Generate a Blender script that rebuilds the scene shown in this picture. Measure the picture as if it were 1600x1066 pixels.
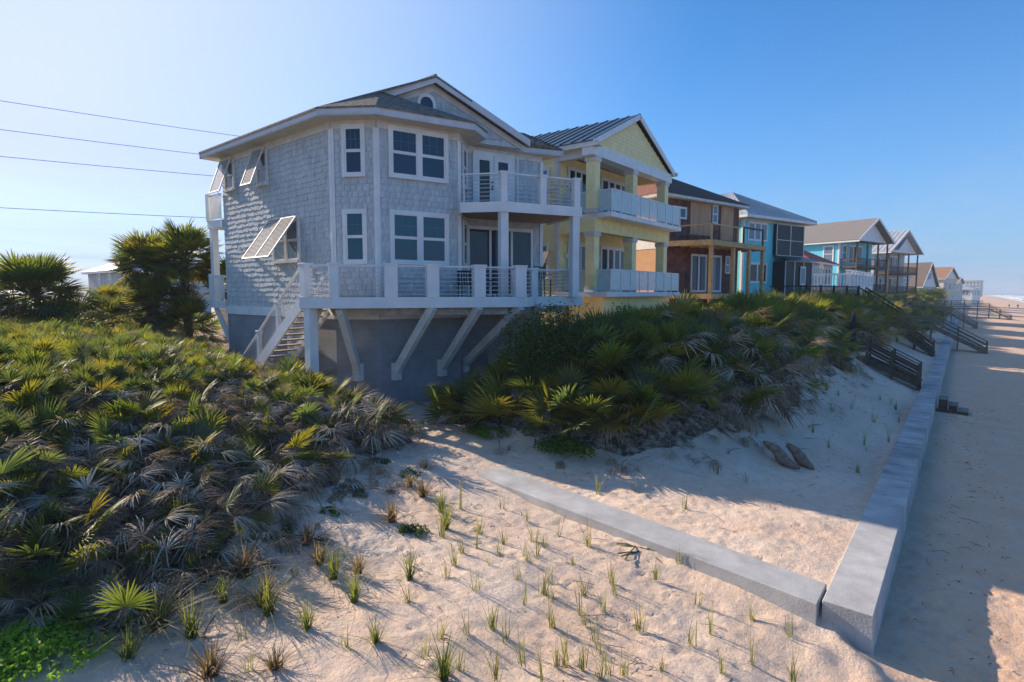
import bpy, bmesh, math, random
import numpy as np
from mathutils import Vector, Matrix
S = bpy.context.scene
for o in list(bpy.data.objects): bpy.data.objects.remove(o)
col = S.collection
rad = math.radians
# ---------------------------------------------------------------- camera
CAM_Z = 7.5
HEAD = rad(38.1)                       # camera heading, west of the shoreline direction (+Y)
PITCH = math.atan(75/900.0)
cam = bpy.data.objects.new('camera', bpy.data.cameras.new('camera'))
cam.data.sensor_width = 36.0
cam.data.lens = 36.0*900/1600
cam.data.clip_start = 0.05
cam.data.clip_end = 30000
cam.location = (0, 0, CAM_Z)
cam.rotation_euler = (math.pi/2-PITCH, 0, HEAD)
col.objects.link(cam)
S.camera = cam
# ---------------------------------------------------------------- light
SUN_AZ, SUN_EL = 268.0, 26.0           # compass degrees (0 = +Y, 90 = +X)
sd = Vector((math.sin(rad(SUN_AZ))*math.cos(rad(SUN_EL)), math.cos(rad(SUN_AZ))*math.cos(rad(SUN_EL)), math.sin(rad(SUN_EL))))
sun = bpy.data.objects.new('sun', bpy.data.lights.new('sun', 'SUN'))
sun.data.energy = 4.7
sun.data.angle = rad(0.6)
sun.data.color = (1.0, 0.83, 0.66)
sun.rotation_euler = (-sd).to_track_quat('-Z', 'Y').to_euler()
sun.location = (-60, 0, 60)
col.objects.link(sun)
W = bpy.data.worlds.new('World'); S.world = W; W.use_nodes = True
nt = W.node_tree; nt.nodes.clear()
wo = nt.nodes.new('ShaderNodeOutputWorld'); bg = nt.nodes.new('ShaderNodeBackground')
sky = nt.nodes.new('ShaderNodeTexSky'); sky.sky_type = 'NISHITA'; sky.sun_disc = False
sky.sun_elevation = rad(SUN_EL); sky.sun_rotation = rad(SUN_AZ)
sky.altitude = 5; sky.air_density = 1.0; sky.dust_density = 0.0; sky.ozone_density = 8.0
bg.inputs['Strength'].default_value = 0.15
# thin cirrus, laid out by direction on a high layer
tc = nt.nodes.new('ShaderNodeTexCoord'); sep = nt.nodes.new('ShaderNodeSeparateXYZ')
nt.links.new(tc.outputs['Generated'], sep.inputs[0])
def mth(op, a, b=None, clamp=False):
    n = nt.nodes.new('ShaderNodeMath'); n.operation = op; n.use_clamp = clamp
    for i, q in enumerate((a, b)):
        if q is None: continue
        if isinstance(q, (int, float)): n.inputs[i].default_value = q
        else: nt.links.new(q, n.inputs[i])
    return n.outputs[0]
zz = mth('ADD', mth('MAXIMUM', sep.outputs[2], 0.0), 0.06)
cx = mth('DIVIDE', sep.outputs[0], zz); cy = mth('DIVIDE', sep.outputs[1], zz)
cmb = nt.nodes.new('ShaderNodeCombineXYZ')
nt.links.new(mth('MULTIPLY', cx, 0.75), cmb.inputs[0]); nt.links.new(mth('MULTIPLY', cy, 0.28), cmb.inputs[1])
nz = nt.nodes.new('ShaderNodeTexNoise'); nz.inputs['Scale'].default_value = 0.9; nz.inputs['Detail'].default_value = 8; nz.inputs['Roughness'].default_value = 0.62
nz.inputs['Distortion'].default_value = 0.6
nt.links.new(cmb.outputs[0], nz.inputs['Vector'])
rp = nt.nodes.new('ShaderNodeValToRGB'); rp.color_ramp.elements[0].position = 0.46; rp.color_ramp.elements[1].position = 0.78
nt.links.new(nz.outputs[0], rp.inputs[0])
mx = nt.nodes.new('ShaderNodeMixRGB'); mx.inputs[2].default_value = (1.95, 2.3, 3.15, 1)
nt.links.new(mth('MULTIPLY', mth('MULTIPLY', rp.outputs[0], 0.75), mth('SUBTRACT', 1.0, mth('MULTIPLY', sep.outputs[2], 3.6), True)), mx.inputs[0])
# clear blue air, milky towards the low sun and along the horizon
def wmix(mode, fac, a, b):
    n = nt.nodes.new('ShaderNodeMixRGB'); n.blend_type = mode
    for i, q in enumerate((fac, a, b)):
        if isinstance(q, tuple): n.inputs[i].default_value = (*q, 1)
        elif isinstance(q, (int, float)): n.inputs[i].default_value = q
        else: nt.links.new(q, n.inputs[i])
    return n.outputs[0]
blue = wmix('MULTIPLY', 1.0, sky.outputs[0], (0.37, 0.70, 0.80))
hor = mth('POWER', mth('SUBTRACT', 1.0, mth('MAXIMUM', sep.outputs[2], 0.0), True), 5.0)
dt = nt.nodes.new('ShaderNodeVectorMath'); dt.operation = 'DOT_PRODUCT'; dt.inputs[1].default_value = sd
nrm = nt.nodes.new('ShaderNodeVectorMath'); nrm.operation = 'NORMALIZE'; nt.links.new(tc.outputs['Generated'], nrm.inputs[0]); nt.links.new(nrm.outputs[0], dt.inputs[0])
gl_ = mth('POWER', mth('DIVIDE', mth('SUBTRACT', dt.outputs['Value'], 0.42, True), 0.53, True), 1.6)
milk = wmix('LIGHTEN', mth('MULTIPLY', gl_, 0.88), blue, (3.0, 3.4, 3.95))
edge = wmix('MIX', gl_, (1.3, 1.9, 2.9), (3.5, 3.65, 4.0))
milk = wmix('MIX', hor, milk, edge)
nt.links.new(milk, mx.inputs[1]); nt.links.new(mx.outputs[0], bg.inputs[0]); nt.links.new(bg.outputs[0], wo.inputs[0])
S.view_settings.view_transform = 'Standard'; S.view_settings.look = 'None'
S.view_settings.exposure = 0.78; S.view_settings.gamma = 1.0
S.render.engine = 'CYCLES'
S.cycles.max_bounces = 6; S.cycles.transparent_max_bounces = 8
# ---------------------------------------------------------------- helpers
FW = (-math.sin(HEAD), math.cos(HEAD)); RT = (math.cos(HEAD), math.sin(HEAD))
def project(x, y, z):
    l = x*RT[0]+y*RT[1]; fw = x*FW[0]+y*FW[1]; dz = z-CAM_Z
    zc = fw*math.cos(PITCH)-dz*math.sin(PITCH); yc = -dz*math.cos(PITCH)-fw*math.sin(PITCH)
    return 800+900*l/zc, 533+900*yc/zc, zc
def direction(x, y):
    u = (x-800)/900; v = (y-533)/900
    fw = math.cos(PITCH)-v*math.sin(PITCH); dz = -(v*math.cos(PITCH)+math.sin(PITCH))
    return Vector((u*RT[0]+fw*FW[0], u*RT[1]+fw*FW[1], dz))
def at_height(x, y, z):                # where the line of sight through a photo point meets a level
    d = direction(x, y); return Vector((0, 0, CAM_Z))+d*((z-CAM_Z)/d.z)

MATS = {}
def mat(name, c, rough=0.7, var=0.0, nscale=3.0, namp=0.12, bump=0.0, bscale=60.0, metal=0.0, spec=0.4, c2=None, stretch=None):
    m = bpy.data.materials.new(name); m.use_nodes = True; MATS[name] = m
    t = m.node_tree; b = t.nodes['Principled BSDF']
    b.inputs['Roughness'].default_value = rough; b.inputs['Metallic'].default_value = metal
    b.inputs['Specular IOR Level'].default_value = spec
    tcn = t.nodes.new('ShaderNodeTexCoord'); src = tcn.outputs['Object']
    if stretch:
        mp = t.nodes.new('ShaderNodeMapping'); mp.inputs['Scale'].default_value = stretch
        t.links.new(src, mp.inputs[0]); src = mp.outputs[0]
    n = t.nodes.new('ShaderNodeTexNoise'); n.inputs['Scale'].default_value = nscale; n.inputs['Detail'].default_value = 6; n.inputs['Roughness'].default_value = 0.6
    t.links.new(src, n.inputs['Vector'])
    r = t.nodes.new('ShaderNodeValToRGB')
    c2 = c2 or tuple(max(0, q*(1-namp*2)) for q in c)
    hi = tuple(min(1, q*(1+namp)) for q in c)
    r.color_ramp.elements[0].position = 0.3; r.color_ramp.elements[0].color = (*c2, 1)
    r.color_ramp.elements[1].position = 0.7; r.color_ramp.elements[1].color = (*hi, 1)
    t.links.new(n.outputs[0], r.inputs[0]); out = r.outputs[0]
    if var:
        oi = t.nodes.new('ShaderNodeObjectInfo'); mr = t.nodes.new('ShaderNodeMapRange')
        mr.inputs[3].default_value = 1-var; mr.inputs[4].default_value = 1+var
        t.links.new(oi.outputs['Random'], mr.inputs[0])
        hs = t.nodes.new('ShaderNodeHueSaturation'); t.links.new(mr.outputs[0], hs.inputs['Value']); t.links.new(out, hs.inputs['Color']); out = hs.outputs[0]
    t.links.new(out, b.inputs['Base Color'])
    if bump:
        n2 = t.nodes.new('ShaderNodeTexNoise'); n2.inputs['Scale'].default_value = bscale; n2.inputs['Detail'].default_value = 4
        t.links.new(src, n2.inputs['Vector'])
        bp = t.nodes.new('ShaderNodeBump'); bp.inputs['Strength'].default_value = bump; bp.inputs['Distance'].default_value = 0.02
        t.links.new(n2.outputs[0], bp.inputs['Height']); t.links.new(bp.outputs[0], b.inputs['Normal'])
    return m
def leafmat(name, rough=0.5, trans=0.45, spec=0.3, boost=1.0):
    m = bpy.data.materials.new(name); m.use_nodes = True; t = m.node_tree; b = t.nodes['Principled BSDF']
    MATS[name] = m
    at = t.nodes.new('ShaderNodeVertexColor'); at.layer_name = 'tint'
    oi = t.nodes.new('ShaderNodeObjectInfo'); mr = t.nodes.new('ShaderNodeMapRange'); mr.inputs[3].default_value = 0.75; mr.inputs[4].default_value = 1.25
    t.links.new(oi.outputs['Random'], mr.inputs[0])
    hs = t.nodes.new('ShaderNodeHueSaturation'); t.links.new(at.outputs[0], hs.inputs['Color']); t.links.new(mr.outputs[0], hs.inputs['Value'])
    t.links.new(hs.outputs[0], b.inputs['Base Color']); b.inputs['Roughness'].default_value = rough; b.inputs['Specular IOR Level'].default_value = spec
    tr = t.nodes.new('ShaderNodeBsdfTranslucent')
    g = t.nodes.new('ShaderNodeMixRGB'); g.blend_type = 'MULTIPLY'; g.inputs[0].default_value = 1; g.inputs[2].default_value = (1.9*boost, 1.75*boost, 0.8*boost, 1)
    t.links.new(hs.outputs[0], g.inputs[1]); t.links.new(g.outputs[0], tr.inputs[0])
    mxs = t.nodes.new('ShaderNodeMixShader'); mxs.inputs[0].default_value = trans
    t.links.new(b.outputs[0], mxs.inputs[1]); t.links.new(tr.outputs[0], mxs.inputs[2])
    t.links.new(mxs.outputs[0], t.nodes['Material Output'].inputs[0])
    return m

def tag(o, label=None, cat=None, group=None, kind=None):
    if label: o['label'] = label
    if cat: o['category'] = cat
    if group: o['group'] = group
    if kind: o['kind'] = kind
    return o
def empty(name, loc, rz=0, label=None, cat=None, group=None):
    o = bpy.data.objects.new(name, None); o.empty_display_size = 0.3
    o.location = loc; o.rotation_euler = (0, 0, rz); col.objects.link(o)
    return tag(o, label, cat, group)
def copy_tree(o, parent=None):
    c = o.copy(); col.objects.link(c); c.parent = parent
    for ch in o.children: copy_tree(ch, c)
    return c
IDM = lambda s, t, z: (s, t, z)
class MB:
    def __init__(s, m=IDM): s.v = []; s.f = []; s.m = m
    def poly(s, pts):
        i = len(s.v); s.v += [tuple(p) for p in pts]; s.f.append(tuple(range(i, i+len(pts)))); return s
    def hexa(s, c):
        i = len(s.v); s.v += [tuple(p) for p in c]
        for q in ((3, 2, 1, 0), (4, 5, 6, 7), (0, 1, 5, 4), (1, 2, 6, 5), (2, 3, 7, 6), (3, 0, 4, 7)): s.f.append(tuple(i+k for k in q))
        return s
    def box(s, x0, x1, y0, y1, z0, z1):
        m = s.m
        return s.hexa([m(x0, y0, z0), m(x1, y0, z0), m(x1, y1, z0), m(x0, y1, z0), m(x0, y0, z1), m(x1, y0, z1), m(x1, y1, z1), m(x0, y1, z1)])
    def beam(s, a, b, w, h, up=(0, 0, 1)):
        a = Vector(s.m(*a)); b = Vector(s.m(*b)); d = (b-a).normalized(); u = Vector(up)
        if abs(d.dot(u)) > 0.99: u = Vector((1, 0, 0))
        r = d.cross(u).normalized(); u = r.cross(d).normalized(); r *= w/2; u *= h/2
        return s.hexa([a-r-u, a+r-u, b+r-u, b-r-u, a-r+u, a+r+u, b+r+u, b-r+u])
    def prism(s, pts, z0, z1):
        n = len(pts); i = len(s.v)
        s.v += [s.m(p[0], p[1], z0) for p in pts]+[s.m(p[0], p[1], z1) for p in pts]
        s.f.append(tuple(i+k for k in reversed(range(n)))); s.f.append(tuple(i+n+k for k in range(n)))
        for k in range(n): s.f.append((i+k, i+(k+1) % n, i+n+(k+1) % n, i+n+k))
        return s
    def slab(s, pts, th):              # roof plane given by its top corners, thickness straight down
        p = [Vector(s.m(*q)) for q in pts]; n = len(p); i = len(s.v)
        s.v += [tuple(q-Vector((0, 0, th))) for q in p]+[tuple(q) for q in p]
        s.f.append(tuple(i+k for k in reversed(range(n)))); s.f.append(tuple(i+n+k for k in range(n)))
        for k in range(n): s.f.append((i+k, i+(k+1) % n, i+n+(k+1) % n, i+n+k))
        return s
    def tube(s, pts, r, n=6):
        P = [Vector(s.m(*q)) for q in pts]; rr = r if isinstance(r, (list, tuple)) else [r]*len(P); i0 = len(s.v)
        for k, q in enumerate(P):
            d = (P[min(k+1, len(P)-1)]-P[max(k-1, 0)]).normalized()
            u = Vector((0, 0, 1)) if abs(d.z) < 0.9 else Vector((1, 0, 0)); a = d.cross(u).normalized(); b = a.cross(d)
            for j in range(n):
                t = 2*math.pi*j/n; s.v.append(tuple(q+a*rr[k]*math.cos(t)+b*rr[k]*math.sin(t)))
        for k in range(len(P)-1):
            for j in range(n):
                a = i0+k*n+j; b = i0+k*n+(j+1) % n; s.f.append((a, b, b+n, a+n))
        s.f.append(tuple(i0+j for j in reversed(range(n)))); s.f.append(tuple(i0+(len(P)-1)*n+j for j in range(n)))
        return s
    def mesh(s, name, m):
        me = bpy.data.meshes.new(name); me.from_pydata(s.v, [], s.f); me.materials.append(m)
        return me
    def build(s, name, m, parent=None, bevel=0, smooth=False, label=None, cat=None, group=None, kind=None):
        me = s.mesh(name, MATS[m] if isinstance(m, str) else m)
        bm = bmesh.new(); bm.from_mesh(me); bmesh.ops.recalc_face_normals(bm, faces=bm.faces); bm.to_mesh(me); bm.free()
        o = bpy.data.objects.new(name, me); col.objects.link(o); o.parent = parent
        if smooth: me.shade_smooth()
        if bevel:
            bv = o.modifiers.new('bevel', 'BEVEL'); bv.width = bevel; bv.segments = 2; bv.limit_method = 'ANGLE'
        return tag(o, label, cat, group, kind)
def wallmap(a, b):                     # s along a->b, t outward (right hand side), z up
    d = Vector((b[0]-a[0], b[1]-a[1])); L = d.length; d /= L; n = (d.y, -d.x)
    f = lambda s, t, z: (a[0]+d.x*s+n[0]*t, a[1]+d.y*s+n[1]*t, z)
    f.L = L
    return f
def window(par, f, s0, s1, z0, z1, cols=1, rows=2, casing=0.11, t=0.0, fm='white_trim', gm='glass', grid=False, sill=True, name='window'):
    w = MB(f)
    c = casing
    w.box(s0-c, s0, t, t+0.06, z0-c, z1+c); w.box(s1, s1+c, t, t+0.06, z0-c, z1+c)
    w.box(s0, s1, t, t+0.058, z1, z1+c)
    w.box(s0-(0.03 if sill else 0), s1+(0.03 if sill else 0), t, t+(0.09 if sill else .058), z0-c, z0)
    cw = (s1-s0)/cols; mull = 0.13 if cols > 1 and cw > 0.55 else 0.05; panes = []
    for k in range(cols):
        a = s0+cw*k+(mull/2 if k else 0); b = s0+cw*(k+1)-(mull/2 if k < cols-1 else 0)
        if k: w.box(a-mull, a, t, t+0.056, z0, z1)
        fr = 0.045
        for r in range(rows):
            q0 = z0+(z1-z0)*r/rows; q1 = z0+(z1-z0)*(r+1)/rows; tt = t+0.03 if r else t+0.02
            w.box(a, a+fr, t, tt+.015, q0, q1); w.box(b-fr, b, t, tt+.015, q0, q1)
            w.box(a+fr, b-fr, t, tt+.015, q0, q0+fr); w.box(a+fr, b-fr, t, tt+.015, q1-fr, q1)
            if grid and r == rows-1 and False:
                for g in (1, 2): w.box(a+fr+(b-a-2*fr)*g/3-.006, a+fr+(b-a-2*fr)*g/3+.006, tt-.004, tt+.004, q0+fr, q1-fr)
                w.box(a+fr, b-fr, tt-.0035, tt+.0035, (q0+q1)/2-.006, (q0+q1)/2+.006)
            panes.append((a+fr, b-fr, tt, q0+fr, q1-fr))
    o = w.build(name, fm, par)
    if grid:
        for a, b, tt, q0, q1 in panes:
            if q1 < z1-.1: continue
            k = MB(f)
            for g in (1, 2): k.box(a+(b-a)*g/3-.005, a+(b-a)*g/3+.005, tt, tt+.003, q0, q1)
            k.box(a, b, tt, tt+.0025, (q0+q1)/2-.005, (q0+q1)/2+.005); k.build('muntin', 'muntin_grey', o)
    for a, b, tt, q0, q1 in panes: MB(f).box(a, b, t+.004, tt, q0, q1).build('pane', gm, o)
    return o
def siding(par, f, s0, s1, z0, z1, ex, m, top=None, name='siding'):
    w = MB(f); z = z0
    while z < z1-0.02:
        z2 = min(z+ex, z1); a, b = s0, s1
        if top:                        # gable: narrows with height
            k = (z-z0)/(z1-z0); a = s0+(top-s0)*k; b = s1+(top-s1)*k
            if b-a < 0.1: break
        w.hexa([f(a, .003, z), f(b, .003, z), f(b, .028, z), f(a, .028, z), f(a, .003, z2), f(b, .003, z2), f(b, .010, z2), f(a, .010, z2)]); z = z2
    return w.build(name, m, par, kind='stuff')

# ---------------------------------------------------------------- materials
mat('white_trim', (0.80, 0.79, 0.76), 0.5, namp=0.06, nscale=1.5)
mat('old_white', (0.66, 0.64, 0.58), 0.6, namp=0.10, nscale=2.5)
mat('grey_shingle', (0.56, 0.60, 0.60), 0.75, var=0.09, namp=0.13, nscale=7, bump=0.15, bscale=45, stretch=(1, 1, .25))
mat('grey_base', (0.29, 0.295, 0.305), 0.8, namp=0.12, nscale=1.4, bump=0.35, bscale=90)
mat('asphalt_shingle', (0.21, 0.185, 0.15), 0.9, namp=0.35, nscale=9, bump=0.5, bscale=40)
mat('fascia', (0.60, 0.61, 0.62), 0.6, namp=0.06)
mat('soffit', (0.62, 0.58, 0.48), 0.7, namp=0.06)
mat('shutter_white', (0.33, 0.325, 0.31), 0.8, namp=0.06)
mat('steel', (0.68, 0.69, 0.70), 0.4, metal=0.2)
mat('sheath', (0.24, 0.165, 0.12), 0.9, namp=0.3, nscale=9, bump=.5, bscale=20)
mat('wood_tread', (0.34, 0.27, 0.20), 0.8, var=0.12, namp=0.2, nscale=6)
mat('weathered_beam', (0.45, 0.42, 0.35), 0.8, namp=0.18, nscale=5)
def glass(name, c, rough=0.04, ior=1.42):
    m = mat(name, c, rough, namp=0.05, nscale=0.8, spec=0.5); m.node_tree.nodes['Principled BSDF'].inputs['IOR'].default_value = ior; return m
glass('glass', (0.018, 0.048, 0.085)); glass('glass_teal', (0.018, 0.095, 0.13)); glass('dark_glass', (0.010, 0.013, 0.018), 0.06, 1.45)
glass('pale_glass', (0.16, 0.22, 0.28))
mat('black_screen', (0.022, 0.03, 0.035), 0.55)
mat('muntin_grey', (0.13, 0.19, 0.25), 0.5)
mat('yellow_siding', (0.96, 0.80, 0.41), 0.7, namp=0.06)
mat('yellow_stucco', (0.95, 0.77, 0.36), 0.85, namp=0.07, bump=0.2)
mat('blue_metal', (0.028, 0.065, 0.10), 0.35, metal=0.3, namp=0.08)
mat('pale_metal', (0.50, 0.52, 0.53), 0.4, metal=0.4, namp=0.1)
m_ = mat('rail_glass', (0.66, 0.76, 0.75), 0.12, namp=0.06, spec=0.6)
_b = m_.node_tree.nodes['Principled BSDF']; _b.inputs['Alpha'].default_value = 0.72
mat('brown_sheath', (0.19, 0.075, 0.055), 0.8, namp=0.35, nscale=1.6, var=.1)
mat('plywood', (0.56, 0.32, 0.18), 0.8, namp=0.15, nscale=3, var=.08, stretch=(1, 1, .2))
mat('new_lumber', (0.58, 0.40, 0.19), 0.75, namp=0.14, nscale=4, var=.1)
mat('clay_tile', (0.30, 0.115, 0.075), 0.8, namp=0.25, nscale=8)
mat('peach_stucco', (0.60, 0.36, 0.20), 0.9, namp=0.06)
mat('shaded_tile', (0.07, 0.042, 0.037), 0.85, namp=0.3, nscale=8)  # brown house roof colour darkened for the slopes turned from the sun
mat('teal_wall', (0.15, 0.68, 0.72), 0.75, namp=0.06)
mat('sky_blue_wall', (0.14, 0.62, 0.78), 0.75, namp=0.06)
mat('cream_wall', (0.66, 0.60, 0.48), 0.8, namp=0.06)
mat('greywhite_wall', (0.52, 0.54, 0.52), 0.8, namp=0.07)
mat('red_roof', (0.45, 0.085, 0.035), 0.75, namp=0.2, nscale=6)
mat('brown_roof', (0.17, 0.135, 0.11), 0.9, namp=0.2, nscale=6)
mat('grey_roof', (0.22, 0.20, 0.19), 0.9, namp=0.15, nscale=6)
mat('green_roof', (0.16, 0.27, 0.25), 0.6, namp=0.1)
mat('orange_roof', (0.30, 0.17, 0.10), 0.85, namp=0.2)
mat('dark_wood', (0.125, 0.095, 0.07), 0.85, namp=0.25, nscale=5, var=.15)
mat('grey_wood', (0.25, 0.205, 0.16), 0.85, namp=0.25, nscale=4, var=.15, stretch=(1, 1, 1))
mat('black_paint', (0.02, 0.022, 0.025), 0.6)
mat('green_paint', (0.012, 0.10, 0.075), 0.5)
mat('wire_black', (0.03, 0.03, 0.035), 0.7)
mat('navy_fabric', (0.02, 0.03, 0.055), 0.9)
mat('bark', (0.13, 0.105, 0.08), 0.95, namp=0.3, nscale=8, bump=.6, bscale=12)
leafmat('palm_leaf'); leafmat('soft_leaf', 0.6, 0.5); leafmat('dry_leaf', 0.85, 0.15, 0.1, .55); leafmat('grass_leaf', 0.6, 0.4)
# block courses of the foundation
t = MATS['grey_base'].node_tree; b = t.nodes['Principled BSDF']; bk = t.nodes.new('ShaderNodeTexBrick'); mp = t.nodes.new('ShaderNodeMapping'); tcn = t.nodes.new('ShaderNodeTexCoord'); sx_ = t.nodes.new('ShaderNodeSeparateXYZ'); cb_ = t.nodes.new('ShaderNodeCombineXYZ'); ad_ = t.nodes.new('ShaderNodeMath')
t.links.new(tcn.outputs['Object'], sx_.inputs[0]); t.links.new(sx_.outputs[0], ad_.inputs[0]); t.links.new(sx_.outputs[1], ad_.inputs[1]); t.links.new(ad_.outputs[0], cb_.inputs[0]); t.links.new(sx_.outputs[2], cb_.inputs[1])
bk.inputs['Scale'].default_value = 1.0; bk.inputs['Brick Width'].default_value = .42; bk.inputs['Row Height'].default_value = .2; bk.inputs['Mortar Size'].default_value = .012; bk.inputs['Color1'].default_value = (1, 1, 1, 1); bk.inputs['Color2'].default_value = (.96, .96, .96, 1); bk.inputs['Mortar'].default_value = (.87, .87, .87, 1)
t.links.new(cb_.outputs[0], bk.inputs['Vector']); src = b.inputs['Base Color'].links[0].from_socket; mm = t.nodes.new('ShaderNodeMixRGB'); mm.blend_type = 'MULTIPLY'; mm.inputs[0].default_value = 1; t.links.new(src, mm.inputs[1]); t.links.new(bk.outputs[0], mm.inputs[2]); t.links.new(mm.outputs[0], b.inputs['Base Color'])
# ================================================================ GROUND
rng = np.random.default_rng(7)
CP = [(-2, 8.2, 2.84), (-5, 8.0, 3.02), (-8, 8.2, 3.18), (-9.6, 9.2, 3.36), (-2, 9.9, 3.14), (-5, 10.4, 3.16), (-8.2, 11.2, 3.28), (-10.5, 11, 3.5), (-12, 11.6, 3.55),
      (-14, 11.5, 3.5), (-15.5, 14, 3.5), (-17, 11, 3.7), (-21, 11.5, 4.1), (-26, 12, 4.7), (-15, 18, 3.6), (-15, 22, 3.9), (-20, 22, 4.1), (-30, 22, 4.6),
      (-2, 4, 2.95), (-2, 0, 2.95), (-2, -4, 2.95), (-6, 3, 3.08), (-6, 0, 3.08), (-6, -4, 3.1), (-8.6, 2, 3.28), (-8.6, -2, 3.3), (-8.8, 5, 3.3), (-11, 2, 3.95), (-11, -2, 4.0),
      (-10.8, 7, 3.5), (-13, 7.6, 4.15), (-13.5, 4, 4.7), (-14, -1, 4.9), (-17, 5, 5.25), (-17, 0, 5.5), (-17, 8.4, 4.85), (-21, 4, 5.6), (-21, 0, 5.8), (-22, 8.5, 5.1), (-28, 4, 5.7), (-28, -2, 5.7), (-34, 4, 5.6), (-34, 10, 5.4),
      (-1.6, 14, 3.14), (-1.6, 20, 3.14), (-1.6, 30, 3.14), (-1.6, 40, 3.15), (-4.4, 13, 3.3), (-4, 16.5, 3.5), (-3.6, 20, 3.75), (-3.4, 26, 3.8), (-3.5, 33, 3.9), (-3.6, 40, 4.0),
      (-7, 12.4, 3.5), (-6.5, 15, 4.6), (-6, 19, 5.3), (-6, 25, 5.6), (-6, 33, 5.7), (-6, 40, 5.7), (-8.5, 14.5, 5.1), (-8.5, 18, 5.75), (-8.5, 24, 5.95), (-9, 32, 5.95), (-9, 40, 5.9),
      (-12.8, 14, 3.6), (-12.2, 20, 4.5), (-12, 30, 4.8), (-12, 40, 4.9), (-18, 32, 4.3), (-18, 40, 4.4), (-30, 40, 4.6), (-34, 30, 4.8)]
CP = np.array(CP, float)
def _U(r2): return np.where(r2 > 1e-9, r2*np.log(np.maximum(r2, 1e-9)), 0.0)
_n = len(CP); _K = _U(((CP[:, None, :2]-CP[None, :, :2])**2).sum(-1)) + np.eye(_n)*0.6
_P = np.c_[np.ones(_n), CP[:, :2]]
_A = np.block([[_K, _P], [_P.T, np.zeros((3, 3))]])
_w = np.linalg.solve(_A, np.r_[CP[:, 2], np.zeros(3)])
def tps(x, y):
    x = np.clip(x, -34, -1.6); y = np.clip(y, -4, 40); r = np.full(x.shape, 0.0)
    for i in range(_n): r += _w[i]*_U((x-CP[i, 0])**2+(y-CP[i, 1])**2)
    return r+_w[_n]+_w[_n+1]*x+_w[_n+2]*y
def sm(e0, e1, x):
    t = np.clip((x-e0)/(e1-e0), 0, 1); return t*t*(3-2*t)
def coast(y): return np.where(y > 150, (y-150)*0.012, 0.0)
def vnoise(x, y, sc, seed):
    r = np.random.default_rng(seed); T = r.random((128, 128)); u = x/sc; v = y/sc; i = np.floor(u).astype(int); j = np.floor(v).astype(int)
    a = u-i; b = v-j; a = a*a*(3-2*a); b = b*b*(3-2*b); g = lambda p, q: T[p % 128, q % 128]
    return (g(i, j)*(1-a)+g(i+1, j)*a)*(1-b)+(g(i, j+1)*(1-a)+g(i+1, j+1)*a)*b-0.5
def wall_off(y): return np.where(y > 9.0, 1.0, 0.0)
def ground_np(x, y, detail=True):
    x = np.asarray(x, float); y = np.asarray(y, float); xs = x-coast(y)
    dune = tps(xs, y)
    beach = 2.60-0.052*(np.maximum(xs, -0.74)+0.74)
    beach = np.where(xs > 18, beach-(xs-18)*0.05, beach)
    kN = sm(-1.22, -0.88, xs); kS = sm(-2.6, 0.3, xs)
    k = np.where(y > 8.9, kN, kS); k = np.where((y > 8.5) & (y <= 8.9), kS+(kN-kS)*(y-8.5)/0.4, k)
    z = dune*(1-k)+beach*k
    if detail:
        z = z+vnoise(x, y, 1.9, 1)*0.12+vnoise(x, y, 0.7, 2)*0.05+vnoise(x, y, 0.27, 3)*0.030+vnoise(x, y, .13, 5)*0.020+vnoise(x, y, .075, 6)*0.014
        z = z-0.05*sm(-.9, -.6, xs)*sm(.6, -.2, xs)*0
    return z
def ground(x, y): return float(ground_np(np.array([x]), np.array([y]), False)[0])
xl = np.r_[-4000, -1500, -700, -400, -250, -160, -110, -80, np.arange(-60, -30, 3.0), np.arange(-30, -13, 0.45), np.arange(-13, 3.2, 0.055), np.arange(3.2, 9, 0.3), np.arange(9, 60, 2.5), 70, 90, 140, 300]
yl = np.r_[-300, -120, -60, -30, np.arange(-18, 1, 0.8), np.arange(1, 14.5, 0.055), np.arange(14.5, 40, 0.22), np.arange(40, 100, 1.0), np.arange(100, 300, 5), np.arange(300, 900, 30), 1000, 1300, 1800, 2600, 4000]
GX, GY = np.meshgrid(xl, yl, indexing='ij')
GZ = ground_np(GX, GY)
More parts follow.
